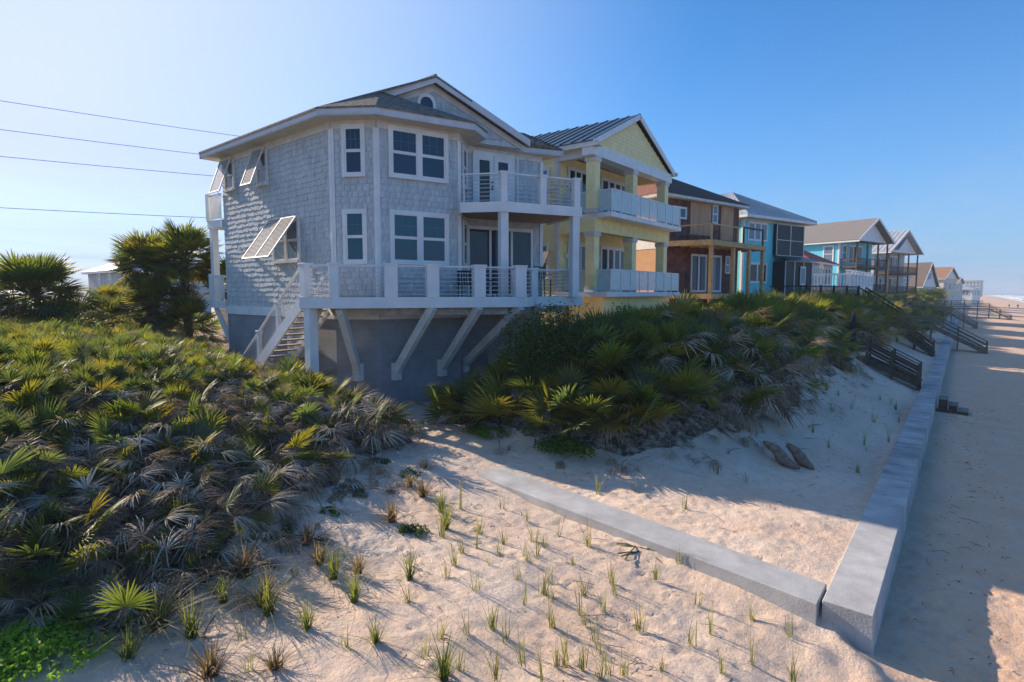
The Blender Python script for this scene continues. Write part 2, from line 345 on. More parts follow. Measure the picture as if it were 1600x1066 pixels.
# footprints pressed into the open sand
def dent(cx, cy, a, lx, ly, dp):
    i0, i1 = np.searchsorted(xl, [cx-.35, cx+.35]); j0, j1 = np.searchsorted(yl, [cy-.35, cy+.35])
    if i1-i0 < 2 or j1-j0 < 2: return
    X = GX[i0:i1, j0:j1]-cx; Y = GY[i0:i1, j0:j1]-cy; u = X*math.cos(a)+Y*math.sin(a); v = -X*math.sin(a)+Y*math.cos(a)
    q = (u/lx)**2+(v/ly)**2
    GZ[i0:i1, j0:j1] += -dp*np.exp(-q*1.4)+dp*0.45*np.exp(-(np.sqrt(q)-1.7)**2*5)
for k in range(620):
    x = rng.uniform(-10.5, -1.6); y = rng.uniform(1.2, 11.5)
    dent(x, y, rng.uniform(0, 6.3), rng.uniform(.06, .10), rng.uniform(.035, .06), rng.uniform(.008, .028))
for tr in (((-13.2, 12.0), (-10.6, 10.6), (-9.8, 9.0), (-7.5, 6.5), (-4, 4)), ((-10.4, 10.9), (-8.6, 11.4), (-3.4, 11.2)), ((-10, 9.4), (-9.2, 7), (-7.6, 3), (-6, 1)), ((-12.6, 11.5), (-10.2, 10.4), (-9.6, 8.6), (-6, 7.4), (-2, 6.8)), ((-2.2, 9.9), (-5.5, 10.9), (-9, 11.2))):
    for (ax, ay), (bx, by) in zip(tr[:-1], tr[1:]):
        L = math.hypot(bx-ax, by-ay); an = math.atan2(by-ay, bx-ax)
        for r in range(2):
            for s in np.arange(0, L, 0.32):
                k = 1 if int(s/0.32) % 2 else -1
                dent(ax+(bx-ax)*s/L+rng.normal(0, .12)-math.sin(an)*.1*k, ay+(by-ay)*s/L+rng.normal(0, .12)+math.cos(an)*.1*k, an+rng.normal(0, .25), .105, .05, rng.uniform(.015, .035))
for k in range(520):
    x = rng.uniform(-0.6, 3.2); y = rng.uniform(4, 14.4)
    dent(x, y, rng.uniform(0, 6.3), rng.uniform(.05, .11), rng.uniform(.04, .07), rng.uniform(.01, .035))
# collapsed lumps of sand at the wall end
for cx, cy, a in ((-1.0, 8.45, .10), (-1.3, 8.2, .09), (-.75, 8.3, .08), (-1.75, 8.35, .07), (-.6, 8.1, .06)):
    i0, i1 = np.searchsorted(xl, [cx-.5, cx+.5]); j0, j1 = np.searchsorted(yl, [cy-.5, cy+.5])
    q = (GX[i0:i1, j0:j1]-cx)**2+(GY[i0:i1, j0:j1]-cy)**2; GZ[i0:i1, j0:j1] += a*np.exp(-q*22)
MASS_L = [(-8.3, -6), (-8.7, 1.2), (-8.35, 2.6), (-9.0, 4.2), (-9.9, 5.6), (-10.4, 7.1), (-11.2, 8.7), (-12.4, 10.7), (-14.2, 10.2), (-15.5, 9.6), (-20, 9.4), (-21, 10.8), (-30, 10.6), (-34, 6), (-34, -6)]
MASS_C = [(-12.9, 13.4), (-12.2, 12.2), (-9.5, 12.15), (-7.2, 12.3), (-5.6, 13.6), (-4.6, 15.6), (-4.2, 18.5), (-4.4, 21), (-4.3, 25), (-3.9, 29), (-4.4, 31.6), (-5.6, 33), (-4.2, 34.6), (-3.8, 48), (-9.8, 48), (-10.9, 26), (-11.0, 20), (-11.2, 16), (-11.8, 14.6)]
def inside(poly, x, y):
    c = False; n = len(poly)
    for i in range(n):
        x1, y1 = poly[i]; x2, y2 = poly[(i+1) % n]
        if (y1 > y) != (y2 > y) and x < (x2-x1)*(y-y1)/(y2-y1)+x1: c = not c
    return c
def inside_np(poly, X, Y):
    c = np.zeros(X.shape, bool); n = len(poly)
    for i in range(n):
        x1, y1 = poly[i]; x2, y2 = poly[(i+1) % n]
        if y1 == y2: continue
        c ^= ((y1 > Y) != (y2 > Y)) & (X < (x2-x1)*(Y-y1)/(y2-y1)+x1)
    return c
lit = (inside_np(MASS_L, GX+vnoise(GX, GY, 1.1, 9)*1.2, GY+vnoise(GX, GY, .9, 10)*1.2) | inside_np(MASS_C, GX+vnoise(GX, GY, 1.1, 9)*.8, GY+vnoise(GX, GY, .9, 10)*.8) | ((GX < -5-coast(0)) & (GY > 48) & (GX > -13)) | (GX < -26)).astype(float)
nx, ny = GX.shape
verts = np.c_[GX.ravel(), GY.ravel(), GZ.ravel()]
ii = (np.arange(nx-1)[:, None]*ny+np.arange(ny-1)[None, :]).ravel()
faces = np.c_[ii, ii+ny, ii+ny+1, ii+1]
me = bpy.data.meshes.new('sand_ground')
me.vertices.add(len(verts)); me.vertices.foreach_set('co', verts.ravel())
me.loops.add(faces.size); me.loops.foreach_set('vertex_index', faces.ravel().astype(np.int32))
me.polygons.add(len(faces)); me.polygons.foreach_set('loop_start', np.arange(0, faces.size, 4, dtype=np.int32)); me.polygons.foreach_set('loop_total', np.full(len(faces), 4, np.int32))
me.update(); me.validate(); me.shade_smooth()
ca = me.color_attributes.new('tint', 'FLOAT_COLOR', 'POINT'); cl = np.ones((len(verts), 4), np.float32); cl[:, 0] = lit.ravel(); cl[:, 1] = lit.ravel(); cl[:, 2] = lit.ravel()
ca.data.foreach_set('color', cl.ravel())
m = bpy.data.materials.new('sand'); m.use_nodes = True; t = m.node_tree; b = t.nodes['Principled BSDF']; b.inputs['Roughness'].default_value = 0.95; b.inputs['Specular IOR Level'].default_value = 0.15
ge = t.nodes.new('ShaderNodeNewGeometry')
def tn(sc, det=5, ro=.6):
    n = t.nodes.new('ShaderNodeTexNoise'); n.inputs['Scale'].default_value = sc; n.inputs['Detail'].default_value = det; n.inputs['Roughness'].default_value = ro; t.links.new(ge.outputs['Position'], n.inputs['Vector']); return n.outputs[0]
def ramp(src, p0, c0, p1, c1):
    r = t.nodes.new('ShaderNodeValToRGB'); r.color_ramp.elements[0].position = p0; r.color_ramp.elements[0].color = (*c0, 1); r.color_ramp.elements[1].position = p1; r.color_ramp.elements[1].color = (*c1, 1); t.links.new(src, r.inputs[0]); return r.outputs[0]
def mixc(fac, a, bb, mode='MIX'):
    n = t.nodes.new('ShaderNodeMixRGB'); n.blend_type = mode
    for i, q in enumerate((fac, a, bb)):
        if isinstance(q, tuple): n.inputs[i].default_value = (*q, 1)
        elif isinstance(q, (int, float)): n.inputs[i].default_value = q
        else: t.links.new(q, n.inputs[i])
    return n.outputs[0]
c = ramp(tn(0.55), .35, (.66, .485, .355), .65, (.70, .575, .46))
SP = t.nodes.new('ShaderNodeSeparateXYZ'); t.links.new(ge.outputs['Position'], SP.inputs[0])
mr = t.nodes.new('ShaderNodeMapRange'); mr.inputs[1].default_value = -1.2; mr.inputs[2].default_value = -0.5; t.links.new(SP.outputs[0], mr.inputs[0])
cb = ramp(tn(1.3), .35, (.66, .43, .28), .7, (.71, .505, .36))
c = mixc(mr.outputs[0], c, cb)
c = mixc(ramp(tn(5, 6, .7), .46, (0, 0, 0), .62, (.5, .5, .5)), c, (.48, .415, .36))
c = mixc(ramp(tn(11, 5, .75), .60, (0, 0, 0), .70, (.55, .55, .55)), c, (.24, .18, .13))
c = mixc(ramp(tn(38, 3), .60, (0, 0, 0), .72, (.35, .35, .35)), c, (.20, .15, .11))       # grains of shell and litter
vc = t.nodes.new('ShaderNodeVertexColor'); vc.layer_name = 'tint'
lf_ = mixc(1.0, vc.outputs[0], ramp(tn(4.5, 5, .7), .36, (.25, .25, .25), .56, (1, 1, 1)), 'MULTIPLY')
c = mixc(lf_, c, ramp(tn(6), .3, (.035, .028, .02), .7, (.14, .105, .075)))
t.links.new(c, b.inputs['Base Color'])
bp = t.nodes.new('ShaderNodeBump'); bp.inputs['Strength'].default_value = .65; bp.inputs['Distance'].default_value = .05; t.links.new(tn(16, 7, .7), bp.inputs['Height']); t.links.new(bp.outputs[0], b.inputs['Normal'])
me.materials.append(m); MATS['sand'] = m
go = bpy.data.objects.new('sand_ground', me); col.objects.link(go); tag(go, 'pale sand of the beach and dunes pitted with footprints', 'sand', kind='structure')
# ---------------------------------------------------------------- sea
m = mat('sea_water', (.07, .13, .16), .12, namp=.25, nscale=.05, bump=.8, bscale=.6, spec=.5)
w = MB()
ys = [-600, 0, 150, 400, 800, 1500, 3000, 6000, 12000]
for a, q in zip(ys[:-1], ys[1:]):
    ca_, cb_ = float(coast(np.array(a*1.0))), float(coast(np.array(q*1.0)))
    w.poly([(28+ca_, a, .05), (14000, a, .05), (14000, q, .05), (28+cb_, q, .05)])
w.build('sea', 'sea_water', label='grey blue sea beyond the beach', cat='sea', kind='structure')
mat('foam', (.78, .80, .80), .8, namp=.1, nscale=.4)
random.seed(5)
for k, (off, wd) in enumerate(((34, 4), (42, 3), (55, 3), (75, 2.5))):
    w = MB(); y = 40; P = []
    while y < 2600:
        c0 = float(coast(np.array(y*1.0)))+off+random.uniform(-2, 2); hw = wd*random.uniform(.15, 1)
        P.append((c0, y, hw)); y += 6 if y < 400 else 22
    for (x0, y0, h0), (x1, y1, h1) in zip(P[:-1], P[1:]):
        z = .12; zc = .25+.55*(k > 0)
        w.poly([(x0-h0, y0, z), (x1-h1, y1, z), (x1, y1, zc), (x0, y0, zc)]); w.poly([(x0, y0, zc), (x1, y1, zc), (x1+h1, y1, z), (x0+h0, y0, z)])
    w.build('surf_line', 'foam', label=('white wash of foam along the water edge', 'first breaking wave beyond the water edge', 'second white breaker line from the beach', 'outermost thin white breaker line')[k], cat='surf', kind='stuff')
# ================================================================ SEAWALL
m = mat('concrete', (.44, .44, .43), .85, namp=.15, nscale=1.7, bump=.25, bscale=30, stretch=(1, 1, 1))
t = m.node_tree; b = t.nodes['Principled BSDF']; src = b.inputs['Base Color'].links[0].from_socket
ge = t.nodes.new('ShaderNodeNewGeometry'); mp = t.nodes.new('ShaderNodeMapping'); mp.inputs['Scale'].default_value = (.5, 2.2, 1); t.links.new(ge.outputs['Position'], mp.inputs[0])
n = t.nodes.new('ShaderNodeTexNoise'); n.inputs['Scale'].default_value = 1.0; n.inputs['Detail'].default_value = 5; t.links.new(mp.outputs[0], n.inputs['Vector'])
r = t.nodes.new('ShaderNodeValToRGB'); r.color_ramp.elements[0].position = .50; r.color_ramp.elements[0].color = (1, 1, 1, 1); r.color_ramp.elements[1].position = .60; r.color_ramp.elements[1].color = (.68, .69, .71, 1); t.links.new(n.outputs[0], r.inputs[0])
spn = t.nodes.new('ShaderNodeSeparateXYZ'); t.links.new(ge.outputs['Position'], spn.inputs[0])
mrn = t.nodes.new('ShaderNodeMapRange'); mrn.inputs[1].default_value = 13; mrn.inputs[2].default_value = 16; t.links.new(spn.outputs[1], mrn.inputs[0])
mq = t.nodes.new('ShaderNodeMixRGB'); mq.blend_type = 'MULTIPLY'; t.links.new(mrn.outputs[0], mq.inputs[0]); t.links.new(src, mq.inputs[1]); t.links.new(r.outputs[0], mq.inputs[2]); t.links.new(mq.outputs[0], b.inputs['Base Color'])
sw = empty('seawall', (-1.05, 8.8, 2.2), 0, 'long grey concrete seawall running along the beach', 'seawall')
y = 0.0; first = True
while y < 110:
    L = 11.0 if y < 60 else 25.0
    MB().hexa([(-.31, y, 0), (.33, y-(.03 if first else 0), 0), (.33, y+L-.012, 0), (-.31, y+L-.012, 0), (-.31, y, 1.0), (.31, y-(.03 if first else 0), 1.0), (.31, y+L-.012, 1.0), (-.31, y+L-.012, 1.0)]).build('wall_section', 'concrete', sw, bevel=.012)
    y += L; first = False
rw = empty('return_wall', (-1.4, 8.67, 2.2), 0, 'short concrete return wall half buried in the foreground sand', 'wall')
MB().hexa([(0, 0, 0), (0, .72, 0), (-7.75, 2.05, 0), (-7.9, 1.2, 0), (0, 0, .985), (0, .72, .985), (-7.75, 2.05, 1.10), (-7.9, 1.2, 1.10)]).build('wall_body', 'concrete', rw, bevel=.012)
# ================================================================ GREY HOUSE (nearest)
random.seed(11)
OB = Vector((-15.49, 10.8, 4.0))
GS = 1.12; OH = Vector((-17.35, 12.10, 3.58))
GH = empty('grey_house', OH, 0, 'grey shingled three level house on the near dune with white decks and propped shutters', 'house')
GH.scale = (GS,)*3
A, B, C, D, E_, F, G_ = (-7.67, .32), (0, 0), (1.2, .75), (2.1, 3.44), (1.29, 4.68), (2.42, 7.71), (-7.67, 8.0)
H = lambda h: h+3.5
body = [A, B, C, D, E_, F, G_]
MB().prism(body, -.6, H(-.8)).build('foundation_wall', 'grey_base', GH)
core = MB().prism(body, H(-.8), H(5.25)).build('house_wall', 'grey_shingle', GH)
fS, f1, f2, f3, fD, fN, fW = (wallmap(a, b) for a, b in zip(body, body[1:]+body[:1]))
# wall shingles: shared unit meshes, the nearest 300 as pieces, the rest joined
units = []
for k in range(4):
    w = MB(); w.hexa([(0, 0.002, 0), (1, 0.002, 0), (1, .034+.003*k, 0), (0, .030+.002*k, .0), (0, .002, 1), (1, .002, 1), (1, .010, 1), (0, .010, 1)])
    units.append(w.mesh('shingle', MATS['grey_shingle']))
rest = MB(); ncount = 0
def shingles(f, s0, s1, z0, z1, holes, ex, jitter, single):
    global ncount
    z = z0; row = 0
    while z < z1:
        s = s0-random.uniform(0, .2)
        while s < s1:
            wd = random.uniform(.13, .30); a = max(s, s0); b = min(s+wd-.007, s1); s += wd
            if b-a < .04: continue
            if any(a > h[0]-.02 and b < h[1]+.02 and z > h[2]-.02 and z+ex < h[3]+.02 for h in holes): continue
            zz = z+random.uniform(-jitter, jitter)
            top = min(z+ex+.05, z1+.02)
            if single and ncount < 300:
                o = bpy.data.objects.new('shingle', units[random.randrange(4)]); col.objects.link(o); o.parent = core
                p0 = Vector(f(a, 0, zz)); px_ = Vector(f(b, 0, zz)); n = Vector(f(a, 1, zz))-p0
                M = Matrix.Identity(4); M.col[0] = (*(px_-p0), 0); M.col[1] = (*n, 0); M.col[2] = (0, 0, top-zz, 0); M.col[3] = (*p0, 1)
                o.matrix_local = M; ncount += 1
            else:
                th = random.uniform(.028, .040)
                rest.hexa([f(a, .002, zz), f(b, .002, zz), f(b, th, zz), f(a, th, zz), f(a, .002, top), f(b, .002, top), f(b, .009, top), f(a, .009, top)])
        z += ex; row += 1
W1 = [(.36, 1.06, H(3.55), H(5.1)), (.36, 1.06, H(.92), H(2.55))]
W2 = [(.36, 2.4, H(3.55), H(5.2)), (.36, 2.4, H(.92), H(2.6))]
WS = [(.3, 1.15, H(3.95), H(5.0)), (2.95, 3.7, H(3.85), H(5.0)), (3.95, 5.72, H(1.05), H(2.5))]
shingles(f1, .1, 1.33, H(-.1), H(5.0), W1, .19, .022, True)
shingles(f2, .08, 2.76, H(-.1), H(5.0), W2, .19, .022, True)
shingles(fS, .05, fS.L-.1, H(-.5), H(5.0), WS, .185, .026, False)
shingles(f3, .1, 1.42, H(-.1), H(5.0), [], .19, .022, False)
shingles(fD, .05, 3.13, H(-.1), H(5.0), [(.2, 1.95, H(2.8), H(5.1)), (-.1, 2.8, H(-.2), H(2.5))], .19, .022, False)
shingles(fN, .1, 9.9, H(-.1), H(5.0), [], .19, .022, False)
rest.build('shingle_courses', 'grey_shingle', core, kind='stuff')
# trim
def trimboard(f, s0, s1, z0, z1, t=.045, m='white_trim', name='trim_board'): return MB(f).box(s0, s1, 0.001, t, z0, z1).build(name, m, GH)
for f in (fS, f1, f2, f3, fD, fN): trimboard(f, 0, f.L, H(4.98), H(5.22), .05, 'old_white', 'frieze_board')
for f in (fS, f1, f2, f3, fN): trimboard(f, 0, f.L, H(-.82), H(-.5), .055, 'white_trim', 'band_board')
for f, w0, w1 in ((fS, 0, .10), (f1, .09, .09), (f2, .07, .08), (f3, .08, .06), (fD, 0, .09), (fN, .09, 0)):
    if w0: trimboard(f, -.045, w0, H(-.5), H(4.98), .052, name='corner_board')
    if w1: trimboard(f, f.L-w1, f.L+.045, H(-.5), H(4.98), .0505, name='corner_board')
# windows
window(GH, f1, .44, .98, H(3.63), H(5.0), 1, 2, .10, .03, grid=True)
window(GH, f1, .42, .99, H(.99), H(2.47), 1, 2, .10, .03, gm='glass_teal', grid=True)
window(GH, f2, .47, 2.29, H(3.66), H(5.02), 2, 2, .11, .03, grid=True)
window(GH, f2, .47, 2.29, H(1.0), H(2.47), 2, 2, .11, .03, gm='glass_teal', grid=True)
window(GH, f3, .50, 1.12, H(3.66), H(4.9), 1, 2, .09, .03)
window(GH, f3, .50, 1.12, H(1.0), H(2.4), 1, 2, .09, .03)
window(GH, fS, .42, 1.06, H(3.98), H(4.95), 1, 2, .09, .03, gm='pale_glass')
window(GH, fS, 3.02, 3.64, H(3.88), H(4.95), 1, 2, .09, .03, gm='pale_glass')
window(GH, fS, 4.05, 5.64, H(1.12), H(2.42), 2, 2, .10, .03, gm='pale_glass')
# propped Bahama shutters
def shutter(s0, s1, ztop, L, ang):
    f = fS; ca, sa = math.cos(ang), math.sin(ang)
    g = lambda s, u, v: f(s, .13+u*sa+v*ca, ztop-u*ca+v*sa)      # u down the leaf, v off its face
    w = MB(g); cs = .05
    w.box(s0, s0+cs, 0, L, 0, .04); w.box(s1-cs, s1, 0, L, 0, .04); w.box(s0+cs, s1-cs, 0, cs, 0, .04); w.box(s0+cs, s1-cs, L-cs, L, 0, .04)
    n = 2 if s1-s0 > 1.2 else 1; fr = []
    if n == 2: w.box((s0+s1)/2-.025, (s0+s1)/2+.025, cs, L-cs, 0, .041)
    sh = w.build('shutter', 'old_white', GH)
    u = cs+.02
    while u < L-cs-.03:
        MB(g).hexa([g(s0+cs, u, .010), g(s1-cs, u, .010), g(s1-cs, u+.053, .026), g(s0+cs, u+.053, .026), g(s0+cs, u, .019), g(s1-cs, u, .019), g(s1-cs, u+.053, .035), g(s0+cs, u+.053, .035)]).build('slat', 'shutter_white', sh); u += .058
    for s in (s0+.06, s1-.06):
        a = Vector(g(s, L*.8, 0)); b = Vector(f(s, .05, ztop-L*1.05)); MB().tube([a, b], .012, 5).build('prop_rod', 'steel', sh)
    return sh
shutter(.22, 1.14, H(5.08), 1.38, rad(20)); shutter(2.92, 3.72, H(5.06), 1.42, rad(21)); shutter(3.92, 5.76, H(2.52), 1.72, rad(36))
w = MB(fS); w.box(1.72, 1.9, .04, .12, H(1.62), H(1.72)); w.box(1.68, 1.78, .1, .26, H(1.56), H(1.7)); w.build('flood_lamp', 'white_trim', GH)
# upper french doors
d = MB(fD); z0, z1 = H(2.87), H(4.98)
d.box(.22, .32, .03, .085, z0, z1+.1); d.box(1.86, 1.96, .03, .085, z0, z1+.1); d.box(.32, 1.86, .03, .084, z1, z1+.1); d.box(2.08, 2.14, .03, .07, z0, z1+.05)
for a, b_ in ((.32, 1.08), (1.10, 1.86)):
    d.box(a, a+.17, .03, .07, z0, z1); d.box(b_-.17, b_, .03, .07, z0, z1); d.box(a+.17, b_-.17, .03, .07, z1-.2, z1); d.box(a+.17, b_-.17, .03, .07, z0, z0+.3)
d = d.build('french_door', 'white_trim', GH)
for a, b_ in ((.49, .91), (1.27, 1.69)): MB(fD).box(a, b_, .035, .055, z0+.3, z1-.2).build('pane', 'dark_glass', d)
MB(fD).box(.99, 1.03, .07, .13, H(3.75), H(3.9)).build('door_handle', 'black_paint', d)
MB(fD).box(.99, 1.03, .07, .12, H(3.98), H(4.04)).build('door_handle', 'black_paint', d)
# lower sliding doors
d = MB(fD); z0, z1 = H(-.12), H(2.3)
d.box(-.02, 2.8, .03, .09, z1, z1+.12)
for a in (-.02, .88, 1.8, 2.7): d.box(a, a+.09, .03, .085, z0, z1)
d.box(.07, .88, .035, .08, z0, z0+.09); d.box(.97, 1.8, .035, .08, z0, z0+.09); d.box(1.89, 2.7, .035, .08, z0, z0+.09)
d = d.build('sliding_door', 'white_trim', GH)
for a in (.07, .97, 1.89): MB(fD).box(a, a+.81, .032, .05, z0+.09, z1).build('pane', 'glass', d)
MB(f2).box(1.0, 1.1, .035, .075, H(.12), H(.3)).build('wall_outlet', 'white_trim', GH); MB(f2).box(2.42, 2.52, .035, .075, H(.12), H(.3)).build('wall_outlet', 'white_trim', GH)
# ---------------------------------------------------------------- roofs
ZE = 8.72
eave = [(-8.25, -.24), (.18, -.59), (1.67, .37), (2.84, 3.41), (2.42, 4.45), (1.25, 4.95), (3.1, 8.16), (-8.25, 8.55)]
MB().prism(eave, ZE, ZE+.025).build('soffit', 'soffit', GH)
for a, b_ in zip(eave, eave[1:]+eave[:1]):
    f = wallmap(a, b_); MB(f).box(-.02, f.L+.02, -.045, 0, ZE-.012, ZE+.23).build('fascia', 'fascia', GH)
zt = ZE+.24
e0, e1 = (-8.28, -.27, zt), (.15, -.62, zt)
R1, R0 = (1.41, 3.1, 10.64), (-8.28, 3.55, 10.64)
rN1, rN0 = (2.86, 6.4, 8.98), (-8.28, 6.85, 8.98)
MB().slab([e0, e1, R1, R0], .07).build('main_roof', 'asphalt_shingle', GH)
MB().slab([R0, R1, rN1, rN0], .07).build('main_roof', 'asphalt_shingle', GH)
MB().tube([R0, R1], .06, 6).build('ridge_cap', 'asphalt_shingle', GH)
T_ = (.62, 1.44, 9.86)
bay = MB()
for q in ([(.18, -.62, zt), (1.70, .35, zt), T_], [(1.70, .35, zt), (2.88, 3.41, zt), T_], [(2.88, 3.41, zt), (2.46, 4.48, zt), (1.2, 3.6, 9.3), T_], [e1, (.18, -.62, zt), T_, (-.6, .8, 9.6)]): bay.slab(q, .05)
bay.build('bay_roof', 'asphalt_shingle', GH)
sk = MB(); sk.slab([(1.22, 4.92, zt), (3.13, 8.18, zt), (2.3, 6.75, 9.42), (1.15, 4.0, 9.42)], .05); sk.slab([(3.13, 8.18, zt), (-8.28, 8.58, zt), (-8.28, 6.6, 9.5), (2.3, 6.75, 9.42)], .05)
sk.slab([(1.22, 4.92, zt), (1.15, 4.0, 9.42), (.7, 4.2, 9.0)], .04)
sk.build('skirt_roof', 'asphalt_shingle', GH)
gl, gr, gb = Vector((-.05, -.18, 0)), Vector((2.86, 6.38, 0)), Vector((-.32, .14, 0))
a = gl+gb; b_ = gr+gb; mid = (a+b_)/2; fg = wallmap((a.x, a.y), (b_.x, b_.y))
gw = MB(); i0 = gb*.5
gw.hexa([(a.x, a.y, 8.75), (b_.x, b_.y, 8.75), (b_.x+i0.x, b_.y+i0.y, 8.75), (a.x+i0.x, a.y+i0.y, 8.75), (mid.x-.001, mid.y-.002, 10.50), (mid.x, mid.y, 10.50), (mid.x+i0.x, mid.y+i0.y, 10.50), (mid.x+i0.x-.001, mid.y+i0.y-.002, 10.50)])
gw = gw.build('gable_wall', 'grey_shingle', GH)
gs = MB(); z = 8.95
while z < 10.3:
    k = (z+.15-8.75)/1.72; s = fg.L/2*k+.12; e = fg.L-s
    while s < e:
        wd = random.uniform(.14, .3); q = min(s+wd-.008, e); zz = z+random.uniform(-.02, .02)
        gs.hexa([fg(s, .002, zz), fg(q, .002, zz), fg(q, .03, zz), fg(s, .03, zz), fg(s, .002, z+.23), fg(q, .002, z+.23), fg(q, .01, z+.23), fg(s, .01, z+.23)]); s += wd
    z += .19
gs.build('gable_shingles', 'grey_shingle', gw, kind='stuff')
ap = (gl+gr)/2
for p in (gl, gr):                     # rake boards with soffit strips
    zz0, zz1 = (8.82, 10.50)
    u = (ap-p).normalized()
    MB().hexa([(p.x, p.y, zz0-.05), (ap.x, ap.y, zz1-.08), (ap.x+gb.x*.15, ap.y+gb.y*.15, zz1-.08), (p.x+gb.x*.15, p.y+gb.y*.15, zz0-.05), (p.x, p.y, zz0+.19), (ap.x, ap.y, zz1+.17), (ap.x+gb.x*.15, ap.y+gb.y*.15, zz1+.17), (p.x+gb.x*.15, p.y+gb.y*.15, zz0+.19)]).build('rake_board', 'fascia', GH)
    q0, q1 = p+gb*.97, ap+gb*.97
    MB().hexa([(q0.x, q0.y, zz0-.22), (q1.x, q1.y, zz1-.28), (q1.x-gb.x*.14, q1.y-gb.y*.14, zz1-.28), (q0.x-gb.x*.14, q0.y-gb.y*.14, zz0-.22), (q0.x, q0.y, zz0-.02), (q1.x, q1.y, zz1-.06), (q1.x-gb.x*.14, q1.y-gb.y*.14, zz1-.06), (q0.x-gb.x*.14, q0.y-gb.y*.14, zz0-.02)]).build('rake_trim', 'old_white', GH)
# arched attic window
sc, zc_ = 3.36, 9.78
def arch(r, base, n=12): return [(sc-r, base)]+[(sc-r*math.cos(math.pi*k/n), zc_+r*1.05*math.sin(math.pi*k/n)) for k in range(n+1)]+[(sc+r, base)]
o_, i_ = arch(.33, 9.2), arch(.22, 9.2)
w = MB()
for k in range(len(o_)-1):
    w.hexa([fg(*o_[k][:1], .03, o_[k][1]), fg(o_[k+1][0], .03, o_[k+1][1]), fg(o_[k+1][0], .08, o_[k+1][1]), fg(o_[k][0], .08, o_[k][1]), fg(i_[k][0], .03, i_[k][1]), fg(i_[k+1][0], .03, i_[k+1][1]), fg(i_[k+1][0], .08, i_[k+1][1]), fg(i_[k][0], .08, i_[k][1])])
w = w.build('arched_window', 'white_trim', GH)
pa = MB(); n = len(i_); pa.v = [fg(p[0], .035, p[1]) for p in i_]+[fg(p[0], .05, p[1]) for p in i_]; pa.f = [tuple(range(n)), tuple(range(n, 2*n))]; pa.build('pane', 'glass', w)
# ---------------------------------------------------------------- decks
def railing(par, a, b_, z, n=7, top=.93, end_posts=True, m='white_trim'):
    f = wallmap(a, b_); L = f.L
    MB(f).box(.02, L-.02, -.03, .03, z+top-.02, z+top+.025).build('top_rail', m, par)
    for k in range(n):
        zz = z+.10+k*(top-.16)/(n-1); MB(f).tube([(.02, 0, zz), (L-.02, 0, zz)], .012, 6).build('bar', 'steel', par)
    if end_posts:
        for s in (.1, L-.1): MB(f).box(s-.02, s+.02, -.02, .02, z, z+top-.02).build('rail_stile', m, par)
def post(par, p, z, h=1.0, w=.25, ang=0, name='deck_post'):
    ca, sa = math.cos(ang), math.sin(ang); g = lambda x, y, zz: (p[0]+x*ca-y*sa, p[1]+x*sa+y*ca, zz)
    k = MB(g); k.box(-w/2, w/2, -w/2, w/2, z, z+h-.05); k.box(-w/2-.03, w/2+.03, -w/2-.03, w/2+.03, z+h-.05, z+h); k.box(-w/2-.015, w/2+.015, -w/2-.015, w/2+.015, z+h-.10, z+h-.0505)
    return k.build(name, 'white_trim', par, bevel=.006)
def fasciaring(par, pts, z0, z1, m='white_trim'):
    for a, b_ in zip(pts[:-1], pts[1:]):
        f = wallmap(a, b_); MB(f).box(-.02, f.L+.02, .0, .05, z0, z1).build('deck_fascia', m, par)
p0, p1, p2, p3, p4, p5 = (.38, -1.43), (1.41, -1.0), (4.61, 3.8), (3.85, 5.3), (4.95, 6.55), (2.62, 7.85)
DZ = H(-.14)
lowd = MB().prism([(0.02, -.06), (.38, -.3), p0, p1, p2, p3, p4, p5, F, E_, D, C], DZ-.06, DZ).build('lower_deck', 'grey_wood', GH)
fasciaring(lowd, [(.38, -.3), p0, p1, p2, p3, p4, p5], DZ-.30, DZ+.02)
ang12 = math.atan2(p2[1]-p1[1], p2[0]-p1[0])
lerp = lambda a, b_, k: (a[0]+(b_[0]-a[0])*k, a[1]+(b_[1]-a[1])*k)
fr = wallmap(p1, p2); LP = [(.47, -1.30), (1.36, -.9)]
prev = LP[1]
PS = [lerp(p1, p2, k) for k in (.0, .277, .49, .74, .97)]
PS = [(q[0]-.10, q[1]+.05) for q in PS]
for k, q in enumerate(PS): post(lowd, q, DZ, 1.0, .36 if k else .27, ang12)
post(lowd, LP[0], DZ, 1.0, .27, 0)
railing(lowd, LP[0], PS[0], DZ)
for a, b_ in zip(PS[:-1], PS[1:]): railing(lowd, a, b_, DZ, end_posts=False)
q3 = (p3[0]-.05, p3[1]); post(lowd, q3, DZ, 1.0, .24, ang12); railing(lowd, PS[-1], q3, DZ)
railing(lowd, q3, (p4[0]-.15, p4[1]-.05), DZ); railing(lowd, (p4[0]-.2, p4[1]+.05), (p5[0]+.1, p5[1]-.05), DZ)
